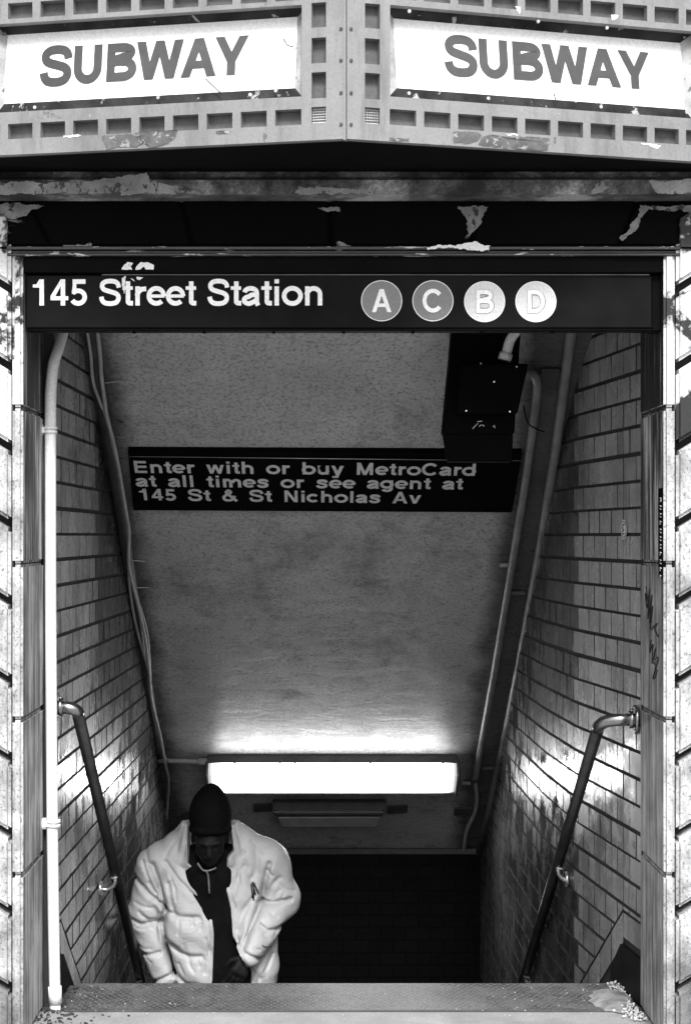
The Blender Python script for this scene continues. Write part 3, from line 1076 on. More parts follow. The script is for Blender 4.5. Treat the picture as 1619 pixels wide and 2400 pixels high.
for (cx, cy, ch, dm, lm) in ((894, 705, 'A', 'disc_gray', 'letter_white'), (1014, 705, 'C', 'disc_gray', 'letter_white'), (1135, 707, 'B', 'disc_pale', 'letter_white'), (1255, 707, 'D', 'disc_pale', 'letter_white')):
    c = P(cx, cy, d_)
    r_ = 48 * d_ / F
    bm = bmesh.new()
    for rr, lift, mi in ((r_, .0005, 1), (r_ * .965, .0009, 0)):
        vs = [bm.verts.new(c + Vector((math.cos(2 * math.pi * k / 40) * rr, -lift, math.sin(2 * math.pi * k / 40) * rr))) for k in range(40)]
        f = bm.faces.new(vs)
        f.normal_update()
        if f.normal.y > 0:
            f.normal_flip()
        f.material_index = mi
    dsc = obj('route_disc', bm, [M[dm], M['letter_white']], board, recalc=False)
    cap = 54 * d_ / F
    lines = []
    wd = ADV[ch] * cap * .92
    if dm == 'disc_pale':                       # faint outline round the pale letters
        text_o = dict(s=ch, org=c + Vector((-wd / 2 - .0012, -.0010, -cap / 2 - .0008)), ux=ux, uz=uz, nrm=nn, cap=cap + .0016, width=wd + .0024, w_=.235)
        text_obj('outline', [text_o], M['disc_gray'], dsc)
    text_obj('letter', [dict(s=ch, org=c + Vector((-wd / 2, -.0028, -cap / 2)), ux=ux, uz=uz, nrm=nn, cap=cap, width=wd, w_=.185)], M[lm], dsc)
fl = [[(285, 632), (292, 620), (300, 615), (312, 616), (306, 624), (310, 632)], [(318, 632), (322, 622), (330, 614), (348, 615), (362, 622), (361, 632), (342, 632), (338, 624), (330, 632)]]
for i, p in enumerate(fl):
    blob_patch('paint_chip', p, YS - .022, M['flake'], sg, .0022, .001, 40 + i)
for i, p in enumerate([[(286, 652), (296, 646), (294, 660), (292, 690), (286, 668)], [(306, 652), (316, 660), (312, 654)], [(320, 648), (336, 650), (328, 656), (322, 654)]]):
    blob_patch('paint_chip', p, YS - .004, M['flake'], board, .0015, .001, 50 + i)

# ================================================================== STAIRWELL
SLOPE = .72
H0, DS = .81, 6.63


def soffit_h(d):
    return EYE + H0 - SLOPE * (d - DS)


S_N = Vector((0, -SLOPE, -1)).normalized()          # out of the ceiling, into the stairwell
S_D = Vector((0, 1, -SLOPE)).normalized()           # down the slope


def SP(px, py, off=0.0):
    """photo pixel -> point on the sloping ceiling, off metres out of it"""
    hh = -(py - VY) / F
    k = H0 + SLOPE * DS - off * math.sqrt(1 + SLOPE ** 2)
    d = k / (hh + SLOPE)
    return P(px, py, d)


D_END = 10.40
bm = bmesh.new()
za, zb = soffit_h(5.75), soffit_h(D_END)
nx, ny = 2, 60
prof = [(5.75 - D0, za), (D_END - D0, zb), (D_END - D0, zb - .03), (D_END + .05 - D0, zb - .03), (12.7 - D0, zb - .03), (12.7 - D0, zb + .5), (D_END - D0, zb + .6), (5.75 - D0, za + .4)]
L = [bm.verts.new((-1.3, y, z_)) for y, z_ in prof]
Rv = [bm.verts.new((1.5, y, z_)) for y, z_ in prof]
for i in range(len(prof)):
    j = (i + 1) % len(prof)
    bm.faces.new((L[i], L[j], Rv[j], Rv[i]))
bm.faces.new(L[::-1]); bm.faces.new(Rv)
cei = tag(obj('ceiling', bm, M['ceiling']), 'sloping gray painted concrete ceiling descending above the stairs', 'ceiling')
bm = bmesh.new()
add_box(bm, -.95, .97, D_END - .035 - D0, D_END - .002 - D0, zb - .034, zb + .002, .004)
obj('ledge', bm, M['vent_metal'], cei)

# bottom passage: back wall and side, dark
bm = bmesh.new()
uvl = bm.loops.layers.uv.new('UVMap')
v = [bm.verts.new(p) for p in ((-1.4, 12.4 - D0, -4.0), (4.5, 12.4 - D0, -4.0), (4.5, 12.4 - D0, .1), (-1.4, 12.4 - D0, .1))]
f = bm.faces.new(v)
for l in f.loops:
    l[uvl].uv = (l.vert.co.x + 10.03, l.vert.co.z + 10.01)
r2 = bmesh.ops.extrude_face_region(bm, geom=[f])
for e in r2['geom']:
    if isinstance(e, bmesh.types.BMVert):
        e.co.y += .1
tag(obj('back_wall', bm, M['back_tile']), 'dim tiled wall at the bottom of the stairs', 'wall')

# ---- side walls of real tiles


def clip(poly, a, b, c):
    """keep a*x+b*y+c >= 0"""
    out = []
    for i in range(len(poly)):
        p, q_ = poly[i], poly[(i + 1) % len(poly)]
        fp, fq = a * p[0] + b * p[1] + c, a * q_[0] + b * q_[1] + c
        if fp >= 0:
            out.append(p)
        if (fp >= 0) != (fq >= 0):
            t = fp / (fp - fq)
            out.append((p[0] + (q_[0] - p[0]) * t, p[1] + (q_[1] - p[1]) * t))
    return out


def inset(poly, r_):
    n = len(poly)
    area = sum(poly[i][0] * poly[(i + 1) % n][1] - poly[(i + 1) % n][0] * poly[i][1] for i in range(n)) / 2
    if abs(area) < 1e-4:
        return None
    if area < 0:
        poly = poly[::-1]
    cx = sum(p[0] for p in poly) / n
    cy = sum(p[1] for p in poly) / n
    out = []
    for i in range(n):
        p0, p1, p2 = Vector(poly[i - 1]), Vector(poly[i]), Vector(poly[(i + 1) % n])
        if (p1 - p0).length < 1e-5 or (p2 - p1).length < 1e-5:
            return None
        n1 = Vector((-(p1 - p0).y, (p1 - p0).x)).normalized()
        n2 = Vector((-(p2 - p1).y, (p2 - p1).x)).normalized()
        m = n1 + n2
        if m.length < .2:
            return None
        m.normalize()
        k = min(r_ / max(m.dot(n1), .3), .6 * (Vector((cx, cy)) - p1).length)
        out.append(p1 + m * k)
    return poly, out


def tile_wall(name, label, path, sgn, tw, th, zoff, z_edge, d_edge, u_deep_shade):
    """path: list of (X, d). sgn +1: the wall faces -X (right wall)"""
    pts = [Vector((x, d - D0)) for x, d in path]
    ln = [0]
    for i in range(len(pts) - 1):
        ln.append(ln[-1] + (pts[i + 1] - pts[i]).length)

    def at(u_):
        for i in range(len(pts) - 1):
            if u_ <= ln[i + 1] or i == len(pts) - 2:
                t = (u_ - ln[i]) / (ln[i + 1] - ln[i])
                p = pts[i].lerp(pts[i + 1], t)
                e = (pts[i + 1] - pts[i]).normalized()
                n_ = Vector((e.y, -e.x)) * (-1 if sgn > 0 else 1)
                if n_.x * sgn > 0:
                    n_ = -n_
                return p, n_

    def w3(u_, z_, dep=0.0):
        p, n_ = at(u_)
        return Vector((p.x + n_.x * dep, p.y + n_.y * dep, z_))
    UT = ln[-1]
    bm = bmesh.new()
    tone = bm.faces.layers.float.new('tone_f')
    zlo, zhi = -4.0, 3.2
    # backing slab
    for i in range(len(pts) - 1):
        A = [w3(ln[i] + 1e-6, zlo), w3(ln[i + 1] - 1e-6, zlo), w3(ln[i + 1] - 1e-6, zhi), w3(ln[i] + 1e-6, zhi)]
        off = Vector((sgn * .12, 0, 0))
        B = [p + off for p in A]
        add_hexa(bm, [A[0], A[1], B[1], B[0], A[3], A[2], B[2], B[3]], 0, 1, 1)
    # tiles
    d0 = path[0][1]
    ue = d_edge - d0
    kk = SLOPE

    def put(poly, dz=0.0):
        r_ = inset(poly, .0018)
        if r_ is None:
            return
        base, top = r_
        tilt = (rng.normal(0, .011), rng.normal(0, .011))
        cx = sum(p[0] for p in base) / len(base)
        cz = sum(p[1] for p in base) / len(base)
        tn = float(np.clip(rng.normal(1, .09), .7, 1.3)) * (1.0 if cx < u_deep_shade else .21)  # deep tiles darkened for stairwell shade; the right wall's are dirtier too
        lo = [bm.verts.new(w3(p[0], p[1], -.001)) for p in base]
        hi = [bm.verts.new(w3(p[0], p[1], .0042 + dz + (p[0] - cx) * tilt[0] + (p[1] - cz) * tilt[1])) for p in top]
        fs = [bm.faces.new(hi)]
        for i in range(len(lo)):
            j = (i + 1) % len(lo)
            fs.append(bm.faces.new((lo[i], lo[j], hi[j], hi[i])))
        for q2, f_ in enumerate(fs):
            f_[tone] = tn
            f_.material_index = 1 if q2 else 0       # unglazed edges, grouted up
    gh, gv = .0095, .005
    r0 = int((zlo - zoff) / th)
    for r_i in range(r0, int((zhi - zoff) / th)):
        z0 = zoff + r_i * th
        if z0 > soffit_h(d0) + .1:
            continue
        wob = rng.normal(0, .0012)
        for c_i in range(-1, int(UT / tw) + 2):
            u0 = (c_i + (.5 if r_i % 2 else 0)) * tw + rng.normal(0, .001)
            poly = [(u0 + gv / 2, z0 + gh / 2 + wob), (u0 + tw - gv / 2, z0 + gh / 2 + wob), (u0 + tw - gv / 2, z0 + th - gh / 2 + wob), (u0 + gv / 2, z0 + th - gh / 2 + wob)]
            poly = clip(poly, 1, 0, -.012)
            poly = clip(poly, -1, 0, UT)
            if len(poly) > 2:                         # above the slanting border
                # z >= min(z_edge, z_edge - k (u-ue)): convex pieces
                left = clip(clip(poly, -1, 0, ue), 0, 1, -(z_edge + .0)) if ue > 0 else []
                right = clip(clip(poly, 1, 0, -ue), kk, 1, -(z_edge + kk * ue) - .004)
                for q_ in (left, right):
                    if len(q_) > 2:
                        mid = sum(p[1] for p in q_) / len(q_) - soffit_h(d0 + sum(p[0] for p in q_) / len(q_))
                        if mid < .08:
                            put(q_)
    # border tiles running down with the stairs
    q_ = .155
    k = 0
    u_ = ue
    while u_ < UT - .02:
        u2 = min(u_ + q_ - .004, UT)
        za = z_edge - kk * (u_ - ue) - .006
        zb_ = z_edge - kk * (u2 - ue) - .006
        put([(u_, za - .115), (u2, zb_ - .115), (u2, zb_), (u_, za)])
        u_ += q_
    if ue > .03:
        put([(.012, z_edge - .10), (ue - .004, z_edge - .10), (ue - .004, z_edge - .008), (.012, z_edge - .008)])
    bmesh.ops.recalc_face_normals(bm, faces=bm.faces)
    me = bpy.data.meshes.new(name)
    tl = [f_[tone] for f_ in bm.faces]
    bm.to_mesh(me)
    bm.free()
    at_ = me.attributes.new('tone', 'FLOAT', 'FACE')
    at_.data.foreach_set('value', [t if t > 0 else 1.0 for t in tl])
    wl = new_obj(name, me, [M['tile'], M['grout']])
    tag(wl, label, 'wall')
    # black base board under the border
    bm = bmesh.new()
    us = [0.0, max(ue, .001), UT]
    for i in range(2):
        a_, b_ = us[i], us[i + 1]
        if b_ - a_ < .01:
            continue
        fz = lambda x: (z_edge if x <= ue + 1e-6 else z_edge - kk * (x - ue)) - .125
        A = [w3(a_ + 1e-5, -4, .0), w3(b_ - 1e-5, -4, .0), w3(b_ - 1e-5, fz(b_), .0), w3(a_ + 1e-5, fz(a_), .0)]
        B = [w3(a_ + 1e-5, -4, .016), w3(b_ - 1e-5, -4, .016), w3(b_ - 1e-5, fz(b_), .016), w3(a_ + 1e-5, fz(a_), .016)]
        add_hexa(bm, [A[0], A[1], B[1], B[0], A[3], A[2], B[2], B[3]])
    obj('base_board', bm, M['base_black'], wl)
    return w3


wl_path = [(-.957, 6.015), (-.945, 7.0), (-.925, 8.5), (-.915, 10.6), (-.915, 12.5)]
wr_path = [(1.125, 6.015), (1.020, 6.89), (.985, 7.6), (.97, 8.6), (.965, 10.55)]
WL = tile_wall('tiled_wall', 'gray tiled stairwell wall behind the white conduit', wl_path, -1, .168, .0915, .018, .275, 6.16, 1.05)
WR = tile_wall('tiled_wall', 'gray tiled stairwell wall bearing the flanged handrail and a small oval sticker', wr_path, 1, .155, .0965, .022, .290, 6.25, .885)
# passage end wall turning right
bm = bmesh.new()
add_box(bm, .97, 4.5, 10.5 - D0, 10.56 - D0, -4, -.4)
add_box(bm, 4.45, 4.5, 10.5 - D0, 12.5 - D0, -4, -.4)
add_box(bm, .9, 4.5, 10.5 - D0, 12.5 - D0, zb - .03, zb + .06)
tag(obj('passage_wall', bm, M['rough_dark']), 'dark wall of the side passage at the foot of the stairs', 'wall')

# ================================================================== ENTER SIGN on the ceiling
es = empty('notice_sign', SP(760, 1130, .02), 'black notice sign with three lines of silver writing fixed on the sloping ceiling', 'sign')
c = [SP(302, 1046), SP(1222, 1050), SP(1198, 1187), SP(314, 1182)]
bm = bmesh.new()
th_ = .035
add_hexa(bm, [c[3], c[2], c[1], c[0], c[3] + S_N * th_, c[2] + S_N * th_, c[1] + S_N * th_, c[0] + S_N * th_], .003)
bd = obj('board', bm, M['sign_black'], es)
ft = lambda px, py: SP(px, py, th_ + .001)
a, b = ft(304, 1070), ft(1220, 1080)
bm = bmesh.new()
add_tube(bm, [a, b], .0016, 6)
obj('trim', bm, M['edge_metal'], bd)
rowsT = [('Enter with or buy MetroCard', (313, 1108), (1115, 1115), 28.5), ('at all times or see agent at', (319, 1140), (1084, 1147), 27.5), ('145 St & St Nicholas Av', (325, 1172), (986, 1180), 27)]
LN = []
for s_, p0, p1, hpx in rowsT:
    a, b = ft(*p0), ft(*p1)
    top = ft(p0[0], p0[1] - hpx)
    up = (-S_D)
    capm = abs((top - a).dot(up))
    uxx = (b - a).normalized()
    LN.append(dict(s=s_, org=a, ux=uxx, uz=up, nrm=S_N, cap=capm, width=(b - a).length, w_=.195, track=.03, sp=.60))
for l_ in LN:
    text_obj('lettering', [l_], M['letter_silver'], bd)

# ================================================================== FLUORESCENT LAMP
lp = empty('ceiling_lamp', SP(780, 1800, .05), 'long fluorescent lamp glowing white at the low end of the sloping ceiling', 'lamp')
lc = SP(779, 1768, .0)
hw = 585 / 2 * (lc.y + D0) / F
bm = bmesh.new()


def sl(x, a, n):
    return Vector((x, 0, 0)) + Vector((0, lc.y, lc.z)) + S_D * a + S_N * n


def slab(bm, x0, x1, a0, a1, n0, n1, r=.003, mi=0):
    add_hexa(bm, [sl(x0, a0, n0), sl(x1, a0, n0), sl(x1, a1, n0), sl(x0, a1, n0), sl(x0, a0, n1), sl(x1, a0, n1), sl(x1, a1, n1), sl(x0, a1, n1)], r, 1, mi)


xm = lc.x
slab(bm, xm - hw, xm + hw, .0, .24, 0, .052)
slab(bm, xm - hw, xm + hw, .240, .248, 0, .118)  # unseen lip, added to block lamp light on the ceiling below
obj('lamp_housing', bm, M['lamp_pan'], lp)
bm = bmesh.new()
# wrap lens: rounded section
sec = [(.004, .053), (.004, .095), (.02, .122), (.06, .135), (.17, .135), (.215, .122), (.232, .095), (.232, .053)]
xs_ = (xm - hw + .008, xm + hw - .008)
Lr = [bm.verts.new(sl(xs_[0], a, n)) for a, n in sec]
Rr_ = [bm.verts.new(sl(xs_[1], a, n)) for a, n in sec]
for i in range(len(sec)):
    j = (i + 1) % len(sec)
    bm.faces.new((Lr[i], Lr[j], Rr_[j], Rr_[i]))
bm.faces.new(Lr); bm.faces.new(Rr_[::-1])
obj('diffuser', bm, M['glow'], lp)
for k in (-1, 1):
    bm = bmesh.new()
    x0 = xm + k * (hw - .004)
    slab(bm, min(x0, x0 + k * .012), max(x0, x0 + k * .012), -.002, .24, .04, .138)
    obj('end_cap', bm, M['vent_metal'], lp)
for t_ in (-.78, -.42, -.30, .30, .88):
    bm = bmesh.new()
    slab(bm, xm + hw * t_ - .004, xm + hw * t_ + .004, -.003, .03, .05, .137 - .012, .001)
    obj('lens_clip', bm, M['lamp_pan'], lp)
tubeA = [SP(372, 1782, .03), SP(484, 1786, .03)]
cond = tube_obj('conduit_pipe', tubeA, .013, M['cable'])
tag(cond, 'short horizontal conduit feeding the glowing ceiling lamp', 'pipe')
bm = bmesh.new()
add_tube(bm, [SP(466, 1785, .03), SP(486, 1786, .03)], .021, 12)
obj('coupling', bm, M['cable'], cond)

# hopper shaped metal box below the lamp
hb = empty('ceiling_box', SP(770, 1900, .05), 'tapered gray metal box hanging below the glowing lamp', 'box')
db = 9.75
bm = bmesh.new()


def taper(bm, x0t, x1t, yt, x0b, x1b, yb, y0, y1, d, r=.004):
    a, b_, c_, e_ = P(x0t, yt, d), P(x1t, yt, d), P(x0b, yb, d), P(x1b, yb, d)
    add_hexa(bm, [(c_.x, a.y + y0 + .03, c_.z), (e_.x, a.y + y0 + .03, c_.z), (e_.x, a.y + y1, c_.z), (c_.x, a.y + y1, c_.z),
                  (a.x, a.y + y0, a.z), (b_.x, a.y + y0, a.z), (b_.x, a.y + y1, a.z), (a.x, a.y + y1, a.z)], r)


taper(bm, 638, 906, 1880, 640, 902, 1901, 0, .30, db)
obj('upper_tray', bm, M['vent_metal'], hb)
bm = bmesh.new()
taper(bm, 640, 902, 1904, 642, 900, 1914, .01, .28, db)
taper(bm, 650, 891, 1917, 660, 882, 1943, .02, .26, db)
obj('lower_tray', bm, M['vent_metal'], hb)
bm = bmesh.new()
taper(bm, 645, 897, 1901.5, 645, 897, 1917, .03, .26, db)
obj('seam', bm, M['vent_dark'], hb)
for (x0, x1, y) in ((594, 637, 1884), (908, 955, 1888), (1065, 1120, 1892), (425, 450, 1902)):
    bm = bmesh.new()
    a, b = SP(x0, y, .004), SP(x1, y - 3, .004)
    add_hexa(bm, [a, b, b + S_D * .09, a + S_D * .09, a + S_N * .012, b + S_N * .012, b + S_D * .09 + S_N * .012, a + S_D * .09 + S_N * .012], .002)
    obj('mounting_flap', bm, M['vent_metal'], hb)

# ================================================================== PIPES AND CABLES
def s_path(pp, off):
    return [SP(x, y, off) for x, y in pp]


rp = tube_obj('ceiling_pipe', s_path([(1345, 700), (1338, 775), (1302, 1050), (1262, 1300), (1215, 1560), (1178, 1750), (1150, 1880), (1122, 2000)], .035), .0205, M['pipe_gray'], n=16)
tag(rp, 'long straight pipe along the ceiling edge nearest the tiled wall with oval sticker', 'pipe')
for (x, y) in ((1303, 870), (1228, 1390), (1160, 1800)):
    bm = bmesh.new()
    a = SP(x - 20, y, .012)
    add_box(bm, a.x - .03, a.x + .05, a.y - .012, a.y + .012, a.z - .012, a.z + .012, .004)
    obj('pipe_strap', bm, M['pipe_dark'], rp)
pB = [SP(1225, 880, .09), SP(1246, 876, .05), SP(1258, 900, .035)] + s_path([(1253, 960), (1232, 1120), (1200, 1320), (1160, 1560), (1128, 1740), (1113, 1830)], .035)
rp2 = tube_obj('ceiling_pipe', smooth_path(pB, 5), .018, M['pipe_gray'], n=16)
tag(rp2, 'slimmer pipe curving out of the black junction box and running down the ceiling', 'pipe')
for (x, y) in ((1193, 1325), (1104, 1836)):
    bm = bmesh.new()
    a = SP(x - 14, y, .02)
    add_box(bm, a.x - .02, a.x + .03, a.y - .01, a.y + .01, a.z - .01, a.z + .012, .004)
    obj('pipe_strap', bm, M['pipe_gray'], rp2)
tag(tube_obj('cable', smooth_path(s_path([(1113, 1832), (1117, 1870), (1112, 1905), (1094, 1945), (1086, 1995)], .02), 6), .012, M['cable']),
    'wavy cable below the end of the slimmer ceiling pipe', 'cable')
lpz = tube_obj('ceiling_pipe', smooth_path(s_path([(205, 700), (214, 775), (250, 1000), (284, 1200), (318, 1430), (352, 1650), (372, 1770)], .02), 4), .028, M['pipe_dark'], n=14)
tag(lpz, 'thick dark pipe in the ceiling corner behind the thin cables', 'pipe')
tag(tube_obj('cable', smooth_path(s_path([(196, 700), (205, 775), (213, 830), (219, 895), (236, 945), (250, 980), (275, 1090), (298, 1220), (302, 1330), (305, 1380), (320, 1470), (348, 1570), (352, 1620), (362, 1680), (380, 1755), (392, 1785)], .055), 4), .0065, M['cable'], n=8),
    'thin cable making the wider loop beside the dark corner pipe', 'cable')
tag(tube_obj('cable', smooth_path(s_path([(222, 700), (229, 775), (236, 840), (238, 880), (246, 940), (252, 980), (272, 1060), (296, 1200), (303, 1250), (302, 1320), (317, 1390), (340, 1490), (350, 1570), (356, 1640), (375, 1720), (388, 1790), (396, 1830), (392, 1900), (389, 1960)], .06), 4), .008, M['cable'], n=8),
    'thicker cable hanging on past the lamp conduit toward the dark stairs', 'cable')
tag(tube_obj('cable', smooth_path(s_path([(300, 1330), (322, 1400), (345, 1480), (352, 1560), (353, 1600)], .05), 4), .006, M['cable'], n=8),
    'short cable strand splitting off midway down the ceiling corner', 'cable')
for i, (a, b, dk) in enumerate((((243, 898), (288, 893), 0), ((258, 978), (287, 990), 1), ((308, 1313), (340, 1316), 0), ((300, 1377), (350, 1377), 0))):
    t_ = tube_obj('cable_tie', [SP(*a, .03), SP(*b, .01)], .003, M['cable' if not dk else 'pipe_dark'], n=6)
    tag(t_, ('uppermost pale wire tie sticking out from the corner cables', 'dark wire tie just above the notice sign', 'pale wire tie just below the notice sign', 'lowest pale wire tie on the corner cables')[i], 'wire tie', 'wire ties on the corner cables')

# black junction box hanging in front of the ceiling
jb_ = empty('junction_box', P(1120, 900, 6.7), 'black junction box hanging from the ceiling in front of the notice sign', 'box')
bm = bmesh.new()
dj = 6.40
a, b = P(1058, 760, dj + .12), P(1238, 1050, dj + .12)
q0, q1, q2, q3 = P(1036, 1018, dj + .1), P(1205, 1018, dj + .1), P(1222, 740, dj + .1), P(1062, 740, dj + .1)
bk = [Vector((p.x, p.y + .10, p.z)) for p in (q0, q1, q2, q3)]
add_hexa(bm, [q0, q1, bk[1], bk[0], q3, q2, bk[2], bk[3]], .006)
q4, q5 = P(1050, 1082, dj + .12), P(1200, 1082, dj + .12)
add_hexa(bm, [q4, q5, q5 + Vector((0, .08, 0)), q4 + Vector((0, .08, 0)), q0 + Vector((.004, .01, .01)), q1 + Vector((-.004, .01, .01)), bk[1] + Vector((-.004, -.01, .01)), bk[0] + Vector((.004, -.01, .01))], .004)
obj('back_plate', bm, M['box_black'], jb_)
bm = bmesh.new()
a, b, c2_, d2_ = P(1072, 970, dj), P(1212, 970, dj), P(1238, 852, dj), P(1080, 852, dj)
add_hexa(bm, [a, b, b + Vector((0, .1, 0)), a + Vector((0, .1, 0)), d2_, c2_, c2_ + Vector((0, .1, 0)), d2_ + Vector((0, .1, 0))], .006)
obj('box_cover', bm, M['box_black'], jb_)
for (x, y) in ((1126, 852), (1210, 860), (1157, 895), (1092, 963), (1194, 965)):
    p = P(x, y, dj)
    bm = bmesh.new()
    add_tube(bm, [p + Vector((0, .002, 0)), p + Vector((0, -.004, 0))], .0032, 8)
    obj('screw', bm, M['bracket'], jb_)
bm = bmesh.new()
for pp in ([(1107, 1005), (1113, 998), (1120, 992)], [(1118, 988), (1130, 987)], [(1122, 1000), (1126, 996), (1134, 997), (1133, 1000)], [(1154, 1000), (1158, 997), (1159, 1003)]):
    add_tube(bm, [P(x, y, dj + .095) for x, y in pp], .0016, 5)
obj('scratch', bm, M['letter_silver'], jb_)
wc = tube_obj('conduit_pipe', smooth_path([P(1235, 735, dj + .06), P(1210, 775, dj + .06), P(1194, 800, dj + .06), P(1184, 838, dj + .06)], 6), .019, M['conduit_white'], n=14)
tag(wc, 'short white conduit curving down onto the black junction box', 'pipe')
bm = bmesh.new()
add_tube(bm, [P(1186, 828, dj + .06), P(1181, 845, dj + .06)], .0255, 14)
obj('coupling', bm, M['conduit_white'], wc)
tag(tube_obj('loose_wire', smooth_path([P(1226, 950, 6.8), P(1236, 990, 6.8), P(1256, 1005, 6.85), P(1276, 1012, 6.85)], 5), .003, M['box_black'], n=6), 'thin black wire dangling beside the junction box', 'wire')

# tall white conduit by the left jamb
dcn = 5.985
path = [P(160, 740, dcn + .12), P(150, 772, dcn + .10), P(138, 815, dcn + .04), P(127, 850, dcn + .01), P(121, 900, dcn), P(119, 1000, dcn), P(120, 1500, dcn), P(124, 2000, dcn), P(129, 2310, dcn), P(131, 2372, dcn)]
cd = tube_obj('conduit_pipe', smooth_path(path, 6), .0198, M['conduit_white'], n=18)
tag(cd, 'tall white conduit rising up the corner of the stone jamb', 'pipe')
bm = bmesh.new()
add_tube(bm, [P(129, 2312, dcn), P(131, 2352, dcn)], .0235, 18)
obj('coupling', bm, M['conduit_white'], cd)
for y in (1008, 1930):
    x = 119 + (y - 1000) / 1300 * 10
    bm = bmesh.new()
    for dz in (-.007, .007):
        c = P(x, y, dcn)
        add_tube(bm, [c + Vector((0, 0, dz - .005)), c + Vector((0, 0, dz + .005))], .0245, 16)
    c = P(x - 20, y, dcn)
    add_box(bm, c.x - .022, c.x + .012, c.y - .02, c.y + .02, c.z - .018, c.z + .018, .008, 2)
    obj('pipe_clamp', bm, M['conduit_white'], cd)

# ================================================================== HANDRAILS


def rail_line(x, d_top, z_top_, d_):
    return Vector((x, d_ - D0, z_top_ - SLOPE * (d_ - d_top)))


def bracket(parent, pr_, wall_x, sgn):
    """J bracket from under the rail back to the wall"""
    bm = bmesh.new()
    a = pr_ + Vector((0, 0, -.02))
    pth = [a, a + Vector((0, 0, -.035)), a + Vector((sgn * .03, 0, -.058)), Vector((wall_x - sgn * .004, a.y, a.z - .052))]
    add_tube(bm, bend_path(pth, .03, 6), .0085, 10)
    add_box(bm, pr_.x - .012, pr_.x + .012, a.y - .035, a.y + .035, a.z - .006, a.z + .004, .002)
    c = Vector((wall_x - sgn * .004, a.y, a.z - .052))
    add_tube(bm, [c + Vector((sgn * .004, 0, 0)), c - Vector((sgn * .008, 0, 0))], .032, 14)
    return obj('rail_bracket', bm, M['bracket'], parent)


def handrail(label, wall, d_top, z_top_, x_top, x_end, sgn, ends, bk_d, flange):
    dE = 10.3
    top = Vector((x_top, d_top - D0, z_top_))
    wall_pt = Vector((flange[0], flange[1] - D0, z_top_ + .004))
    end = rail_line(x_end, d_top, z_top_, dE)
    r_ = .0222
    pth = bend_path([wall_pt, top, end], .09, 10)
    t = empty('handrail', (wall_pt.x, wall_pt.y, wall_pt.z), label, 'handrail')
    # bright curved end, dark painted shaft
    k = 12
    tube_obj('rail_end', pth[:k], r_, M['rail_steel'], t, 18)
    tube_obj('rail', pth[k - 1:], r_ * .985, M['rail_dark'], t, 18)
    for d_ in bk_d:
        f_ = (d_ - d_top) / (dE - d_top)
        pr_ = rail_line(x_top + (x_end - x_top) * f_, d_top, z_top_, d_)
        bracket(t, pr_, wall(d_), sgn)
    bm = bmesh.new()
    c = wall_pt
    add_tube(bm, [c + Vector((sgn * .002, 0, 0)), c - Vector((sgn * .012, 0, 0))], .052, 20)
    add_tube(bm, [c - Vector((sgn * .010, 0, 0)), c - Vector((sgn * .03, 0, 0))], .031, 18)
    for a in (45, 135, 225, 315):
        q_ = c + Vector((-sgn * .012, math.cos(R(a)) * .041, math.sin(R(a)) * .041))
        add_tube(bm, [q_, q_ - Vector((sgn * .006, 0, 0))], .006, 8)
    obj('wall_flange', bm, M['rail_steel'], t)
    return t


def wall_x(path):
    def f_(d_):
        for (x0, a), (x1, b) in zip(path, path[1:]):
            if d_ <= b:
                return x0 + (x1 - x0) * (d_ - a) / (b - a)
        return path[-1][0]
    return f_


wlx, wrx = wall_x(wl_path), wall_x(wr_path)
handrail('dark steel handrail rising behind the white conduit beside the person', lambda d: wlx(d) + .006, 6.02, 1.05, -.872, -.872, -1, None, (7.12, 8.06), (-.950, 6.03))
handrail('dark steel handrail with bright flanged end on the tiled wall with oval sticker', lambda d: wrx(d) - .006, 6.10, 1.0, .985, .905, 1, None, (7.06, 8.03), (1.112, 6.08))

# ================================================================== TREAD PLATE and bits at the landing
bm = bmesh.new()
a, b = Y_IN + .004, D_TOP - D0
add_box(bm, -.90, 1.10, a, b + .015, -.004, .004, .003)
tp = tag(obj('tread_plate', bm, M['tread']), 'worn steel tread plate with diamond pattern across the top step', 'tread')
bm = bmesh.new()
add_box(bm, -.905, 1.105, a - .012, a - .001, -.004, .006, .002)
obj('edge_strip', bm, M['pipe_dark'], tp)
bm = bmesh.new()
r_ = random.Random(3)


def in_heap(x, d_):
    return True


for k in range(380):
    t = r_.random()
    if k < 300:                                  # band along the right base board
        d_ = 5.82 + .50 * t
        x = 1.105 - .02 * r_.random() - abs(r_.gauss(0, .022)) - .06 * (1 - abs(2 * t - 1)) * r_.random()
    else:
        d_ = 5.88 + .42 * t
        x = r_.choice((r_.uniform(-.93, -.55), r_.uniform(.55, 1.05), r_.uniform(-.9, 1.0)))
    if d_ > 6.295:
        continue
    rad = r_.uniform(.0025, .0062) * (1 if k < 300 else .45)
    zz = .004 + rad * .6 + (r_.random() * .012 if k < 220 else 0)
    m_ = Matrix.Translation((x, d_ - D0, zz)) @ Matrix.Rotation(r_.random() * 6, 4, 'Z') @ Matrix.Diagonal((rad, rad * r_.uniform(.6, 1.1), rad * r_.uniform(.6, 1), 1))
    bmesh.ops.create_icosphere(bm, subdivisions=1, radius=1, matrix=m_)
so_ = obj('salt_grains', bm, M['salt'])
tag(so_, 'white grains of de-icing salt heaped along the black base at the top step', 'salt', kind='stuff')
bm = bmesh.new()
ring = []
for k in range(26):
    a = 2 * math.pi * k / 26
    rr = 1 + r_.uniform(-.12, .12)
    ring.append(Vector((1.02 + .075 * math.cos(a) * rr, 6.07 - D0 + .15 * math.sin(a) * rr, .0045)))
vs = [bm.verts.new(p) for p in ring]
ce = bm.verts.new((1.03, 6.07 - D0, .022))
mid = [bm.verts.new(p.lerp(ce.co, .4) + Vector((0, 0, .012))) for p in ring]
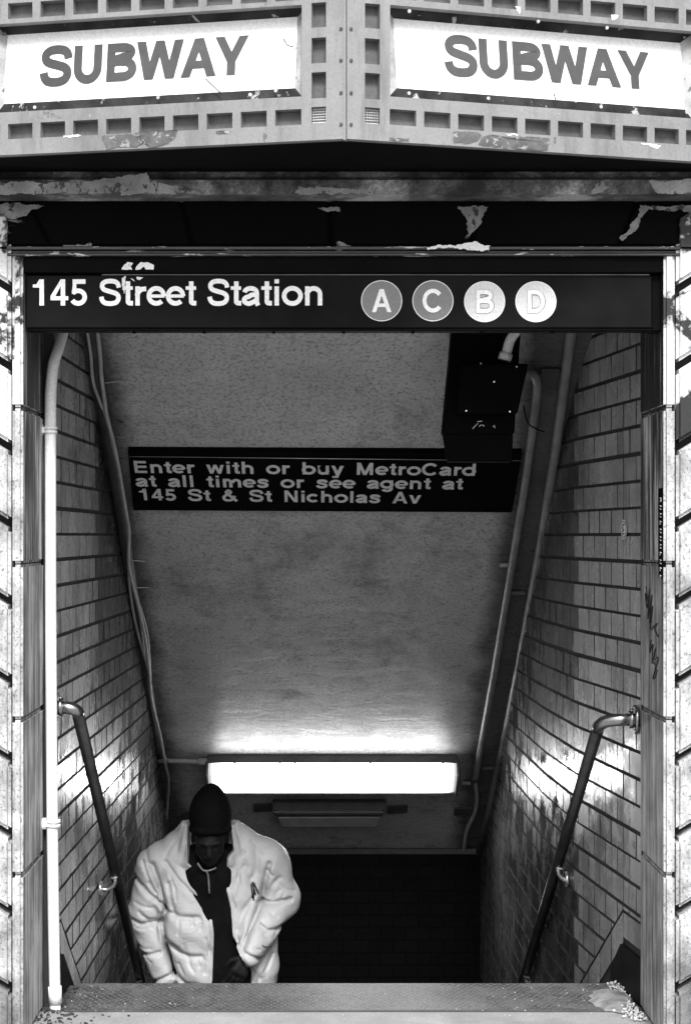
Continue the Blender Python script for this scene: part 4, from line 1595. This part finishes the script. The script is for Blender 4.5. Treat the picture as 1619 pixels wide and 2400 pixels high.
for k in range(26):
    j = (k + 1) % 26
    bm.faces.new((vs[k], vs[j], mid[j], mid[k]))
    bm.faces.new((mid[k], mid[j], ce))
tag(obj('ice_lump', bm, M['ice'], smooth=True), 'flat lump of dirty ice among the salt on the top step', 'ice')
# dirt in the left corner
bm = bmesh.new()
for k in range(260):
    x = -.99 + abs(r_.gauss(0, .09))
    d_ = r_.uniform(5.78, 6.27)
    rad = r_.uniform(.0015, .006)
    m_ = Matrix.Translation((x, d_ - D0, .004)) @ Matrix.Rotation(r_.random() * 6, 4, 'Z') @ Matrix.Diagonal((rad * r_.uniform(.8, 1.8), rad, rad * r_.uniform(.3, .8), 1))
    bmesh.ops.create_icosphere(bm, subdivisions=1, radius=1, matrix=m_)
tag(obj('dirt', bm, M['dirt']), 'dark grit gathered at the foot of the white conduit', 'dirt', kind='stuff')

# ================================================================== STICKERS AND SCRIBBLES
# tall black sticker strip on the right margin
bm = bmesh.new()
xs0, xs1 = XR0 - .0015, XR0
add_box(bm, XR0 - .002, XR0 + .0005, .012, .085, GZ(1357), GZ(1143), 0)
st_ = tag(obj('sticker_strip', bm, M['box_black']), 'tall narrow black sticker strip on the stone jamb opposite the white conduit', 'sticker')
bm = bmesh.new()
zz = GZ(1168)
for k in range(11):
    z0 = zz - k * .0255
    pts_ = [(0, 0), (.018, .003), (.016, -.009), (.003, -.010), (.001, -.004)]
    pts_ = pts_[:r_.choice((3, 4, 5))]
    add_tube(bm, [Vector((XR0 - .0035, .03 + p[0], z0 + p[1])) for p in pts_], .0016, 5)
obj('marks', bm, M['letter_silver'], st_)
# scribbled tag on the right jamb
bm = bmesh.new()
jx = XR0 - .002


def jp(u_, py):
    d_ = D0 + .33 - u_ * .30
    return Vector((jx, d_ - D0, EYE - (py - VY) * d_ / F))


def scrib(pts_):
    add_tube(bm, smooth_path([jp(a, b) for a, b in pts_], 4), .0022, 5)


scrib([(.1, 1375), (.2, 1410), (.05, 1390), (.15, 1425), (.3, 1380), (.2, 1440)])
scrib([(.3, 1385), (.2, 1450), (.45, 1395), (.3, 1460), (.5, 1420), (.35, 1475), (.6, 1465), (.75, 1462), (.6, 1475), (.8, 1492)])
scrib([(.4, 1500), (.3, 1530), (.5, 1510), (.45, 1555), (.65, 1520), (.55, 1545), (.8, 1540), (.7, 1560), (.55, 1553)])
scrib([(.7, 1560), (.5, 1590), (.65, 1585), (.75, 1570)])
tag(obj('graffiti_tag', bm, M['ink']), 'black scribbled graffiti tag on the gray stone jamb', 'graffiti')
# oval sticker on a tile
u_st = .22
bm = bmesh.new()
ctr_d = 6.22
ctr = Vector((wrx(ctr_d) - .0105, ctr_d - D0, EYE - (1241 - VY) * ctr_d / F))
e_ = Vector((-.12, 1, 0)).normalized()
n_ = Vector((-1, -.12, 0)).normalized()
for k_, (sx, sz_, lift, mi) in enumerate(((.036, .036, 0, 0), (.031, .031, .0006, 1), (.027, .027, .0012, 0))):
    vs = [bm.verts.new(ctr + e_ * (math.cos(2 * math.pi * i / 24) * sx) + Vector((0, 0, math.sin(2 * math.pi * i / 24) * sz_)) + n_ * lift) for i in range(24)]
    bm.faces.new(vs).material_index = mi
for pts_ in ([(-.012, .016), (.006, .018), (.010, .004), (-.008, -.002)], [(-.008, -.002), (.010, -.006), (.006, -.018), (-.010, -.014)]):
    add_tube(bm, [ctr + e_ * a + Vector((0, 0, b)) + n_ * .002 for a, b in pts_], .0022, 5, True, 1)
tag(obj('sticker', bm, [M['sticker_white'], M['ink']]), 'small white oval sticker on a gray wall tile', 'sticker')

# ================================================================== PERSON
def surface_nets(vals, org, vox):
    """numpy naive surface nets -> verts, quads"""
    ins = vals < 0
    nx, ny, nz = vals.shape
    c = ins[:-1, :-1, :-1].astype(np.int8)
    tot = np.zeros((nx - 1, ny - 1, nz - 1), np.int8)
    corners = [(i, j, k) for i in (0, 1) for j in (0, 1) for k in (0, 1)]
    for i, j, k in corners:
        tot += ins[i:nx - 1 + i, j:ny - 1 + j, k:nz - 1 + k]
    act = (tot > 0) & (tot < 8)
    idx = np.full(act.shape, -1, np.int64)
    A = np.argwhere(act)
    idx[act] = np.arange(len(A))
    acc = np.zeros((len(A), 3))
    cnt = np.zeros(len(A))
    for a in corners:
        for ax in range(3):
            if a[ax]:
                continue
            b = list(a)
            b[ax] = 1
            va = vals[A[:, 0] + a[0], A[:, 1] + a[1], A[:, 2] + a[2]]
            vb = vals[A[:, 0] + b[0], A[:, 1] + b[1], A[:, 2] + b[2]]
            m = (va < 0) != (vb < 0)
            t = np.where(m, va / np.where(m, va - vb, 1), 0)
            p = np.tile(np.array(a, float), (len(A), 1))
            p[:, ax] = t
            acc[m] += p[m]
            cnt[m] += 1
    V = (A + acc / np.maximum(cnt, 1)[:, None]) * vox + np.array(org)
    Q = []
    for ax in range(3):
        o1, o2 = [i for i in range(3) if i != ax]
        sl0 = [slice(None)] * 3
        sl1 = [slice(None)] * 3
        sl0[ax] = slice(0, -1)
        sl1[ax] = slice(1, None)
        e = np.argwhere(ins[tuple(sl0)] != ins[tuple(sl1)])
        for s in (o1, o2):
            e = e[(e[:, s] > 0) & (e[:, s] < vals.shape[s] - 1)]
        first = ins[tuple(sl0)][tuple(e.T)]
        qs = []
        for d1, d2 in ((0, 0), (1, 0), (1, 1), (0, 1)):
            q = e.copy()
            q[:, o1] -= d1
            q[:, o2] -= d2
            qs.append(idx[tuple(q.T)])
        qs = np.stack(qs, 1)
        flip = first if ax != 1 else ~first
        qs[flip] = qs[flip][:, ::-1]
        Q.append(qs)
    Q = np.concatenate(Q)
    return V, Q[(Q >= 0).all(1)][:, ::-1]


class Field:
    def __init__(self, lo, hi, vox):
        self.lo, self.vox = np.array(lo, float), vox
        n = np.ceil((np.array(hi) - self.lo) / vox).astype(int)
        self.ax = [self.lo[i] + vox * np.arange(n[i]) for i in range(3)]
        self.X, self.Y, self.Z = [a.astype(np.float32) for a in np.meshgrid(*self.ax, indexing='ij', sparse=True)]
        self.v = np.full(tuple(n), 1.0, np.float32)

    def region(self, lo, hi):
        s = []
        for i in range(3):
            a = max(0, int((lo[i] - self.lo[i]) / self.vox) - 1)
            b = min(self.v.shape[i], int((hi[i] - self.lo[i]) / self.vox) + 2)
            s.append(slice(a, max(a, b)))
        return tuple(s), self.X[s[0]], self.Y[:, s[1]], self.Z[:, :, s[2]]

    def blend(self, s, d, k, sub=False):
        v = self.v[s]
        if sub:
            h = np.clip(.5 - .5 * (d + v) / k, 0, 1)
            self.v[s] = v * (1 - h) + (-d) * h + k * h * (1 - h)
        else:
            h = np.clip(.5 + .5 * (v - d) / k, 0, 1)
            self.v[s] = v * (1 - h) + d * h - k * h * (1 - h)

    def cap(self, a, b, ra, rb, k=.02, sub=False, flat=None):
        a, b = np.array(a, float), np.array(b, float)
        m = max(ra, rb) + k * 2 + .03
        s, X, Y, Z = self.region(np.minimum(a, b) - m, np.maximum(a, b) + m)
        d = b - a
        L2 = max((d * d).sum(), 1e-9)
        t = np.clip(((X - a[0]) * d[0] + (Y - a[1]) * d[1] + (Z - a[2]) * d[2]) / L2, 0, 1)
        dist = np.sqrt((X - a[0] - t * d[0]) ** 2 + (Y - a[1] - t * d[1]) ** 2 + (Z - a[2] - t * d[2]) ** 2) - (ra + (rb - ra) * t)
        self.blend(s, dist, k, sub)

    def ell(self, c, r, k=.02, rot=0.0, sub=False):
        """ellipsoid, rot = tilt about x"""
        c, r = np.array(c, float), np.array(r, float)
        m = max(r) + k * 2 + .03
        s, X, Y, Z = self.region(c - m, c + m)
        x, y, z = X - c[0], Y - c[1], Z - c[2]
        if rot:
            cs, sn = math.cos(rot), math.sin(rot)
            y, z = y * cs + z * sn, -y * sn + z * cs
        k0 = np.sqrt((x / r[0]) ** 2 + (y / r[1]) ** 2 + (z / r[2]) ** 2)
        k1 = np.sqrt((x / r[0] ** 2) ** 2 + (y / r[1] ** 2) ** 2 + (z / r[2] ** 2) ** 2)
        self.blend(s, k0 * (k0 - 1) / np.maximum(k1, 1e-6), k, sub)

    def chain(self, pts, rs, k=.015):
        for i in range(len(pts) - 1):
            self.cap(pts[i], pts[i + 1], rs[i], rs[i + 1], k)

    def mesh(self, name, mat, parent):
        V, Q = surface_nets(self.v, self.lo, self.vox)
        me = bpy.data.meshes.new(name)
        me.from_pydata(V.tolist(), [], Q.tolist())
        me.validate()
        bm = bmesh.new()
        bm.from_mesh(me)
        bmesh.ops.smooth_vert(bm, verts=bm.verts, factor=.5, use_axis_x=True, use_axis_y=True, use_axis_z=True)
        bmesh.ops.recalc_face_normals(bm, faces=bm.faces)
        # drop crumbs
        bm.verts.ensure_lookup_table()
        seen, best = set(), []
        for v0 in bm.verts:
            if v0 in seen:
                continue
            comp, stack = [], [v0]
            seen.add(v0)
            while stack:
                x = stack.pop()
                comp.append(x)
                for e in x.link_edges:
                    y = e.other_vert(x)
                    if y not in seen:
                        seen.add(y)
                        stack.append(y)
            best.append(comp)
        best.sort(key=len)
        dead = [x for cmp_ in best[:-1] if len(cmp_) < .05 * len(best[-1]) for x in cmp_]
        bmesh.ops.delete(bm, geom=dead, context='VERTS')
        bm.to_mesh(me)
        bm.free()
        for p in me.polygons:
            p.use_smooth = True
        o_ = bpy.data.objects.new(name, me)
        C.objects.link(o_)
        me.materials.append(mat)
        o_.parent = parent
        return o_


PS = 510.0                     # photo pixels per metre at the person
DP = F / PS
pz = -1.08
per = empty('person', ((495 - VX) / PS, DP - D0, pz), 'person in open white puffer jacket and black knit cap climbing the stairs head bowed', 'person')
LX = lambda px: (px - 495) / PS
LZ = lambda py: EYE - (py - VY) / PS - pz

Lsh, Lel, Lwr = (-.235, .03, 1.20), (-.292, .02, .985), (-.205, -.05, .735)
Rsh, Rel, Rwr = (.245, .03, 1.225), (.315, .03, 1.065), (.175, -.215, .865)
HC = np.array((.004, -.115, 1.375))       # head centre


def hand(f, wrist, dirn, side, curl, palm_n):
    """palm, four fingers and a thumb; dirn = pointing direction, palm_n = where the palm faces"""
    w0 = np.array(wrist)
    d = np.array(dirn) / np.linalg.norm(dirn)
    n = np.array(palm_n, float)
    n -= d * n.dot(d)
    n /= np.linalg.norm(n)
    s = np.cross(d, n) * side
    p1 = w0 + d * .085
    for q in (-.026, -.009, .009, .026):
        f.cap(w0 + d * .015 + s * q * .6, p1 + s * q, .016, .0135, .012)
    for q, ln_ in ((.031, .068), (.0105, .080), (-.0105, .074), (-.031, .056)):
        a = p1 + s * q
        ang = curl
        dd = d
        rr = .0098
        for seg in (.45, .32, .23):
            ang2 = ang
            dd = dd * math.cos(ang2) + n * math.sin(ang2)
            dd /= np.linalg.norm(dd)
            b = a + dd * ln_ * seg
            f.cap(a, b, rr, rr * .9, .004)
            a, rr = b, rr * .9
            nn_ = n - dd * n.dot(dd)
            n_ = nn_ / max(np.linalg.norm(nn_), 1e-6)
            dd = dd
    t0 = w0 + d * .03 + s * .03
    t1 = t0 + (d * .6 + s * .7 + n * .3) * .034
    t2 = t1 + (d * .9 + s * .2 + n * .4) * .030
    f.chain([t0, t1, t2], [.014, .011, .009], .006)


# ---- body: one continuous surface
f = Field((-.42, -.42, -.02), (.42, .32, 1.56), .0058)
f.cap((.03, .02, .82), (.03, .02, .98), .125, .125, .05)
f.cap((.02, .02, 1.0), (0, .0, 1.18), .12, .135, .06)
f.cap((-.16, .02, 1.26), (.17, .02, 1.27), .065, .065, .06)
f.cap((0, .0, 1.26), tuple(HC + (0, .045, -.06)), .06, .055, .03)
for pts, rs in (((Lsh, Lel, Lwr), (.05, .042, .03)), ((Rsh, Rel, Rwr), (.05, .042, .03))):
    f.chain(pts, rs, .02)
# legs: left foot a step higher
hipL, kneeL, ankL = (-.06, .02, .82), (-.10, -.12, .50), (-.10, .0, .10)
hipR, kneeR, ankR = (.12, .02, .82), (.13, -.20, .60), (.13, -.10, .27)
f.chain((hipL, kneeL, ankL), (.085, .058, .04), .03)
f.chain((hipR, kneeR, ankR), (.085, .058, .04), .03)
f.cap(ankL, (-.10, -.13, .04), .035, .03, .02)
f.cap(ankR, (.13, -.23, .215), .035, .03, .02)
# head bowed
tl_ = R(24)
f.ell(HC + (0, .012, .028), (.076, .098, .092), .02, tl_)
f.ell(HC + (0, -.028, -.045), (.060, .066, .074), .03, tl_)
f.cap(HC + (0, -.055, -.098), HC + (0, -.05, -.10), .026, .026, .025)          # chin


def HP(x, y, z):
    cs, sn = math.cos(tl_), math.sin(tl_)
    return (HC[0] + x, HC[1] + y * cs - z * sn, HC[2] + y * sn + z * cs)


f.chain([HP(0, -.088, .012), HP(0, -.112, -.026)], (.011, .015), .010)             # nose
f.cap(HP(-.013, -.098, -.030), HP(.013, -.098, -.030), .010, .010, .008)
f.cap(HP(-.045, -.080, .024), HP(-.014, -.092, .020), .010, .010, .010)            # brows
f.cap(HP(.045, -.080, .024), HP(.014, -.092, .020), .010, .010, .010)
for sx in (-1, 1):
    f.ell(HP(sx * .031, -.094, .004), (.014, .010, .010), .006, 0, True)
    f.ell(HP(sx * .031, -.082, .003), (.0125, .0115, .0105), .003)
    f.ell(HP(sx * .040, -.070, -.025), (.022, .018, .018), .015)                   # cheek
    f.ell(HP(sx * .078, .005, -.005), (.010, .020, .032), .006)                    # ear
f.cap(HP(-.022, -.090, -.058), HP(.022, -.090, -.058), .0075, .0075, .005)         # lips
f.cap(HP(-.018, -.088, -.071), HP(.018, -.088, -.071), .009, .009, .005)
hand(f, Lwr, (.10, -.10, -.99), 1, .30, (.9, -.2, 0))
hand(f, Rwr, (-.35, -.30, -.75), -1, .42, (-.3, .8, -.3))
body = f.mesh('body', M['skin'], per)

# ---- shirt and trousers, shoes, cap
f = Field((-.34, -.26, .70), (.36, .26, 1.36), .009)
f.cap((.05, .0, .76), (.03, .0, .98), .150, .145, .05)
f.cap((.02, .0, 1.0), (0, -.01, 1.17), .140, .150, .06)
f.cap((-.14, .02, 1.25), (.15, .02, 1.26), .078, .078, .06)
f.cap((0, -.01, 1.24), tuple(HC + (0, .05, -.075)), .082, .066, .03)
shirt = f.mesh('shirt', M['shirt'], per)
f = Field((-.30, -.36, .05), (.36, .24, .92), .010)
f.cap((-.03, .01, .84), (.10, .01, .84), .135, .135, .05)
f.chain((hipL, kneeL, ankL), (.105, .078, .062), .03)
f.chain((hipR, kneeR, ankR), (.105, .078, .062), .03)
f.mesh('trousers', M['trousers'], per)
for (ax_, ay, az) in (ankL, ankR):
    f = Field((ax_ - .08, ay - .24, az - .12), (ax_ + .08, ay + .12, az + .06), .006)
    f.cap((ax_, ay + .03, az - .045), (ax_, ay - .15, az - .06), .046, .042, .02)
    f.cap((ax_, ay, az - .02), (ax_, ay, az + .02), .048, .05, .02)
    f.v = np.maximum(f.v, -(f.Z - (az - .10)))
    f.mesh('shoe', M['shoe'], per)
f = Field((-.14, -.28, 1.34), (.14, .06, 1.66), .005)
hc = np.array((LX(497), -.105, 1.47))
f.ell(hc + (0, 0, -.01), (.094, .112, .10), .02)
f.ell(hc + (.0, .005, .045), (.078, .090, .086), .05)
f.cap(hc + (.002, .01, .085), hc + (.004, .012, .108), .042, .030, .04)
f.ell(hc + (0, .0, -.058), (.098, .117, .036), .014)
f.v += (.0010 * np.sin(np.arctan2(f.Y - hc[1], f.X - hc[0]) * 70)).astype(np.float32)
f.v = np.maximum(f.v, -(f.Z - 1.385))
f.mesh('knit_cap', M['knit'], per)

# ---- puffer jacket
f = Field((-.46, -.34, .62), (.46, .30, 1.50), .0054)
tor = [((-.145, .03, 1.225), (.155, .03, 1.235), .125, .125), ((-.13, .0, 1.10), (.13, .0, 1.11), .145, .14), ((-.10, -.015, .95), (.16, -.015, .95), .155, .15), ((-.05, -.02, .79), (.17, -.02, .79), .145, .14), ((-.03, -.02, .71), (.165, -.02, .71), .125, .13)]
for a, b, ra, rb in tor:
    f.cap(a, b, ra, rb, .06)
tors = f.v.copy()
f.v[:] = 1.0
f.chain((Lsh, Lel, Lwr), (.112, .090, .062), .03)
f.cap((-.10, .0, 1.36), Lsh, .066, .10, .05)
f.cap((.10, .0, 1.365), Rsh, .066, .105, .05)
f.chain((Rsh, Rel, Rwr), (.114, .088, .062), .03)
arms = f.v.copy()
# quilting: puffs along the sleeves
def sleeve(pts, dents, f=f):
    pass


X3, Y3, Z3 = f.X, f.Y, f.Z
# torso shell with the open front
def pl_x(z, tab):
    zs_, xs_ = zip(*sorted(tab))
    return np.interp(z, zs_, xs_).astype(np.float32)


left_edge = [(1.50, LX(447)), (LZ(1925), LX(445)), (LZ(2014), LX(443)), (LZ(2022), LX(461)), (LZ(2058), LX(476)), (LZ(2137), LX(503)), (LZ(2171), LX(507)), (LZ(2280), LX(503)), (LZ(2308), LX(489)), (.62, LX(480))]
right_edge = [(1.50, LX(541)), (LZ(1920), LX(541)), (LZ(1985), LX(551)), (LZ(2000), LX(537)), (LZ(2061), LX(532)), (LZ(2115), LX(545)), (LZ(2176), LX(550)), (LZ(2225), LX(580)), (LZ(2258), LX(592)), (LZ(2310), LX(590)), (.62, LX(594))]
xl, xr = pl_x(Z3, left_edge), pl_x(Z3, right_edge)
opening = np.maximum(np.maximum(xl - X3, X3 - xr), Y3 + .02)     # <0 inside the gap
# neck hole
neck = np.sqrt((X3 - 0) ** 2 + ((Y3 + .045) * .95) ** 2) - .092
neck = np.maximum(neck, 1.25 - Z3)
# collar: upright flare round the neck
f.v[:] = 1.0
for k in range(15):
    a = R(-52 + 284 * k / 14)
    ca, sa = math.cos(a), math.sin(a)
    front = max(0, -sa)
    bx, by = .128 * ca, -.015 + .105 * sa
    f.cap((bx * 1.15, by, 1.26), (bx * (.94 if ca > 0 else 1.0), by - .03 * front, 1.400 + .02 * abs(ca)), .026, .012, .02)
collar = f.v.copy()


def smin(a, b, k):
    h = np.clip(.5 + .5 * (b - a) / k, 0, 1)
    return b * (1 - h) + a * h - k * h * (1 - h)


# creases drawn where the quilting and folds run (x, z seen from the front)


def crease(pix, depth, sig, front=True, y0=.10):
    pts = [(LX(a), LZ(b)) for a, b in pix]
    xs2, zs2 = X3[:, 0, :] + 0 * Z3[:, 0, :], Z3[:, 0, :] + 0 * X3[:, 0, :]
    best = np.full(xs2.shape, 9.0, np.float32)
    for (x0, z0), (x1, z1) in zip(pts, pts[1:]):
        dx, dz = x1 - x0, z1 - z0
        t = np.clip(((xs2 - x0) * dx + (zs2 - z0) * dz) / (dx * dx + dz * dz), 0, 1)
        best = np.minimum(best, np.hypot(xs2 - x0 - t * dx, zs2 - z0 - t * dz))
    g = depth * np.exp(-(best / sig) ** 2)
    return g[:, None, :] * (Y3 < y0)


CR = [([(392, 2012), (425, 2052), (468, 2092), (478, 2102)], .014, .009), ([(428, 2020), (462, 2055), (500, 2110)], .005, .006),
      ([(361, 2022), (380, 2075), (394, 2122), (384, 2150), (396, 2215), (413, 2272)], .030, .013),
      ([(316, 2054), (345, 2082), (390, 2116)], .020, .011), ([(306, 2149), (335, 2160), (384, 2150)], .020, .012), ([(320, 2226), (350, 2229), (378, 2222)], .013, .010),
      ([(366, 2290), (398, 2275), (414, 2270)], .018, .008),
      ([(338, 2015), (352, 2050), (374, 2095)], .009, .008), ([(400, 2060), (408, 2100), (416, 2130)], .011, .011),
      ([(394, 2124), (430, 2133), (455, 2134), (470, 2134)], .014, .012), ([(397, 2190), (425, 2214), (452, 2224), (476, 2223)], .015, .012),
      ([(412, 2262), (440, 2288), (465, 2290)], .012, .011), ([(484, 2228), (485, 2260)], .007, .008), ([(488, 2180), (497, 2210)], .007, .006),
      ([(632, 2018), (622, 2060), (612, 2108), (590, 2160), (574, 2195)], .024, .012), ([(608, 2104), (640, 2109), (680, 2103)], .022, .011),
      ([(612, 2150), (630, 2163), (676, 2162)], .016, .010), ([(576, 2200), (600, 2212), (618, 2224)], .016, .009),
      ([(590, 2050), (600, 2085), (575, 2120), (562, 2160)], .012, .014), ([(620, 2095), (640, 2068), (654, 2052)], .010, .010), ([(543, 1990), (560, 2000), (572, 1990)], .012, .010),
      ([(600, 1985), (606, 2010), (596, 2045)], .006, .010), ([(545, 2060), (560, 2045), (575, 2020)], .006, .010),
      ([(648, 2060), (670, 2080), (690, 2086)], .007, .008), ([(345, 1995), (352, 2020)], .006, .008), ([(330, 2130), (350, 2145), (372, 2150)], .009, .007), ([(596, 2255), (612, 2275)], .006, .009), ([(630, 2240), (625, 2270)], .006, .01)]
inner = tors + .046
outer = 0
FINE = [([(352, 2062), (362, 2078), (372, 2086)], .008), ([(330, 2062), (345, 2072), (352, 2084)], .007), ([(320, 2110), (340, 2118), (362, 2120)], .006), ([(312, 2162), (330, 2170), (348, 2168)], .007),
        ([(335, 2138), (352, 2152), (360, 2164)], .008), ([(326, 2210), (342, 2216), (360, 2214)], .006), ([(345, 2235), (360, 2246)], .005), ([(372, 2040), (378, 2058), (384, 2072)], .007),
        ([(404, 2040), (416, 2068), (420, 2096)], .006), ([(425, 2140), (428, 2156), (424, 2170)], .006), ([(455, 2138), (458, 2150)], .006), ([(478, 2140), (476, 2158)], .006), ([(412, 2196), (425, 2204)], .006),
        ([(440, 2208), (438, 2196)], .006), ([(470, 2230), (474, 2245)], .006), ([(448, 2228), (452, 2244), (462, 2258)], .007), ([(425, 2240), (436, 2262)], .006),
        ([(560, 2030), (566, 2060), (560, 2090)], .006), ([(578, 2005), (582, 2030)], .006), ([(625, 2030), (640, 2046)], .007), ([(640, 2100), (646, 2088), (656, 2080)], .007), ([(660, 2100), (664, 2090)], .006),
        ([(632, 2120), (640, 2132), (652, 2136)], .006), ([(622, 2168), (632, 2178)], .006), ([(650, 2165), (646, 2176)], .006), ([(600, 2190), (612, 2198)], .006), ([(640, 2225), (632, 2246), (620, 2262)], .007), ([(606, 2250), (610, 2266), (606, 2290)], .006), ([(420, 1960), (405, 1978), (392, 1998)], .005), ([(590, 1968), (605, 1980), (618, 1998)], .005)]
FINE += [([(455, 2022), (468, 2064), (494, 2140), (497, 2172), (493, 2290)], .006), ([(541, 2064), (555, 2116), (560, 2178), (600, 2262)], .006)]
CR += [(p_, d_ * 1.1, .0058) for p_, d_ in FINE]
for pix, dp_, sg_ in CR:
    outer = outer + crease(pix, dp_, sg_).astype(np.float32)
for z_ in (1.16, 1.02, .85):                      # quilted rows round the back too
    outer = outer + (.012 * np.exp(-((Z3 - z_) / .012) ** 2) * (Y3 > .06)).astype(np.float32)
outer = outer + (.0035 * np.sin(X3 * 41 + Z3 * 23) * np.sin(Z3 * 47 - Y3 * 30 + 1.3)).astype(np.float32)
tors = tors + outer
arms = arms + outer
shell = np.maximum(tors, -inner)
shell = np.maximum(shell, -opening)
shell = np.maximum(shell, -(Z3 - .655))
coll = np.maximum(collar, -neck)
coll = np.maximum(coll, -np.maximum(opening, 0 * opening + opening))
jk = smin(shell, coll, .02)
armsolid = np.maximum(arms, -(inner - .0))
# keep the arms out of the gap
armsolid = np.maximum(armsolid, -opening)
jk = smin(jk, armsolid, .012)
f.v = jk.astype(np.float32)
jacket = f.mesh('jacket', M['nylon'], per)

# small dark marks on chest and sleeve, zip and buckle
bt = BVHTree.FromPolygons([v.co for v in jacket.data.vertices], [tuple(p.vertices) for p in jacket.data.polygons])


def front_pt(px, py, lift=.0025):
    h_ = bt.ray_cast(Vector((LX(px), -1, LZ(py))), Vector((0, 1, 0)))
    p = h_[0] if h_[0] is not None else Vector((LX(px), -.15, LZ(py)))
    return p + Vector((0, -lift, 0))


def marks(name, lines, rad, mat):
    bm = bmesh.new()
    for ln_ in lines:
        add_tube(bm, [front_pt(a, b) for a, b in ln_], rad, 5)
    o_ = obj(name, bm, mat)
    o_.parent = jacket
    return o_


marks('emblem', [[(591, 2060), (593, 2075), (594, 2092)], [(594, 2056), (597, 2072), (597, 2098)], [(597, 2058), (602, 2070)], [(599, 2062), (606, 2078)], [(598, 2072), (601, 2086)], [(603, 2072), (608, 2084)]], .0035, M['ink'])
marks('sleeve_mark', [[(619, 2188), (624, 2194)], [(625, 2192), (630, 2200)], [(630, 2194), (634, 2202)], [(634, 2200), (638, 2206)]], .0022, M['ink'])
bm = bmesh.new()
for ln_ in ([(487, 2022), (494, 2034), (497, 2075)], [(470, 2006), (480, 2020), (490, 2024), (506, 2020), (512, 2016)]):
    add_tube(bm, smooth_path([Vector((LX(a), -.172 - (b - 2000) * .00005, LZ(b))) for a, b in ln_], 4), .0045, 6)
o_ = obj('zip', bm, M['zip'])
o_.parent = shirt
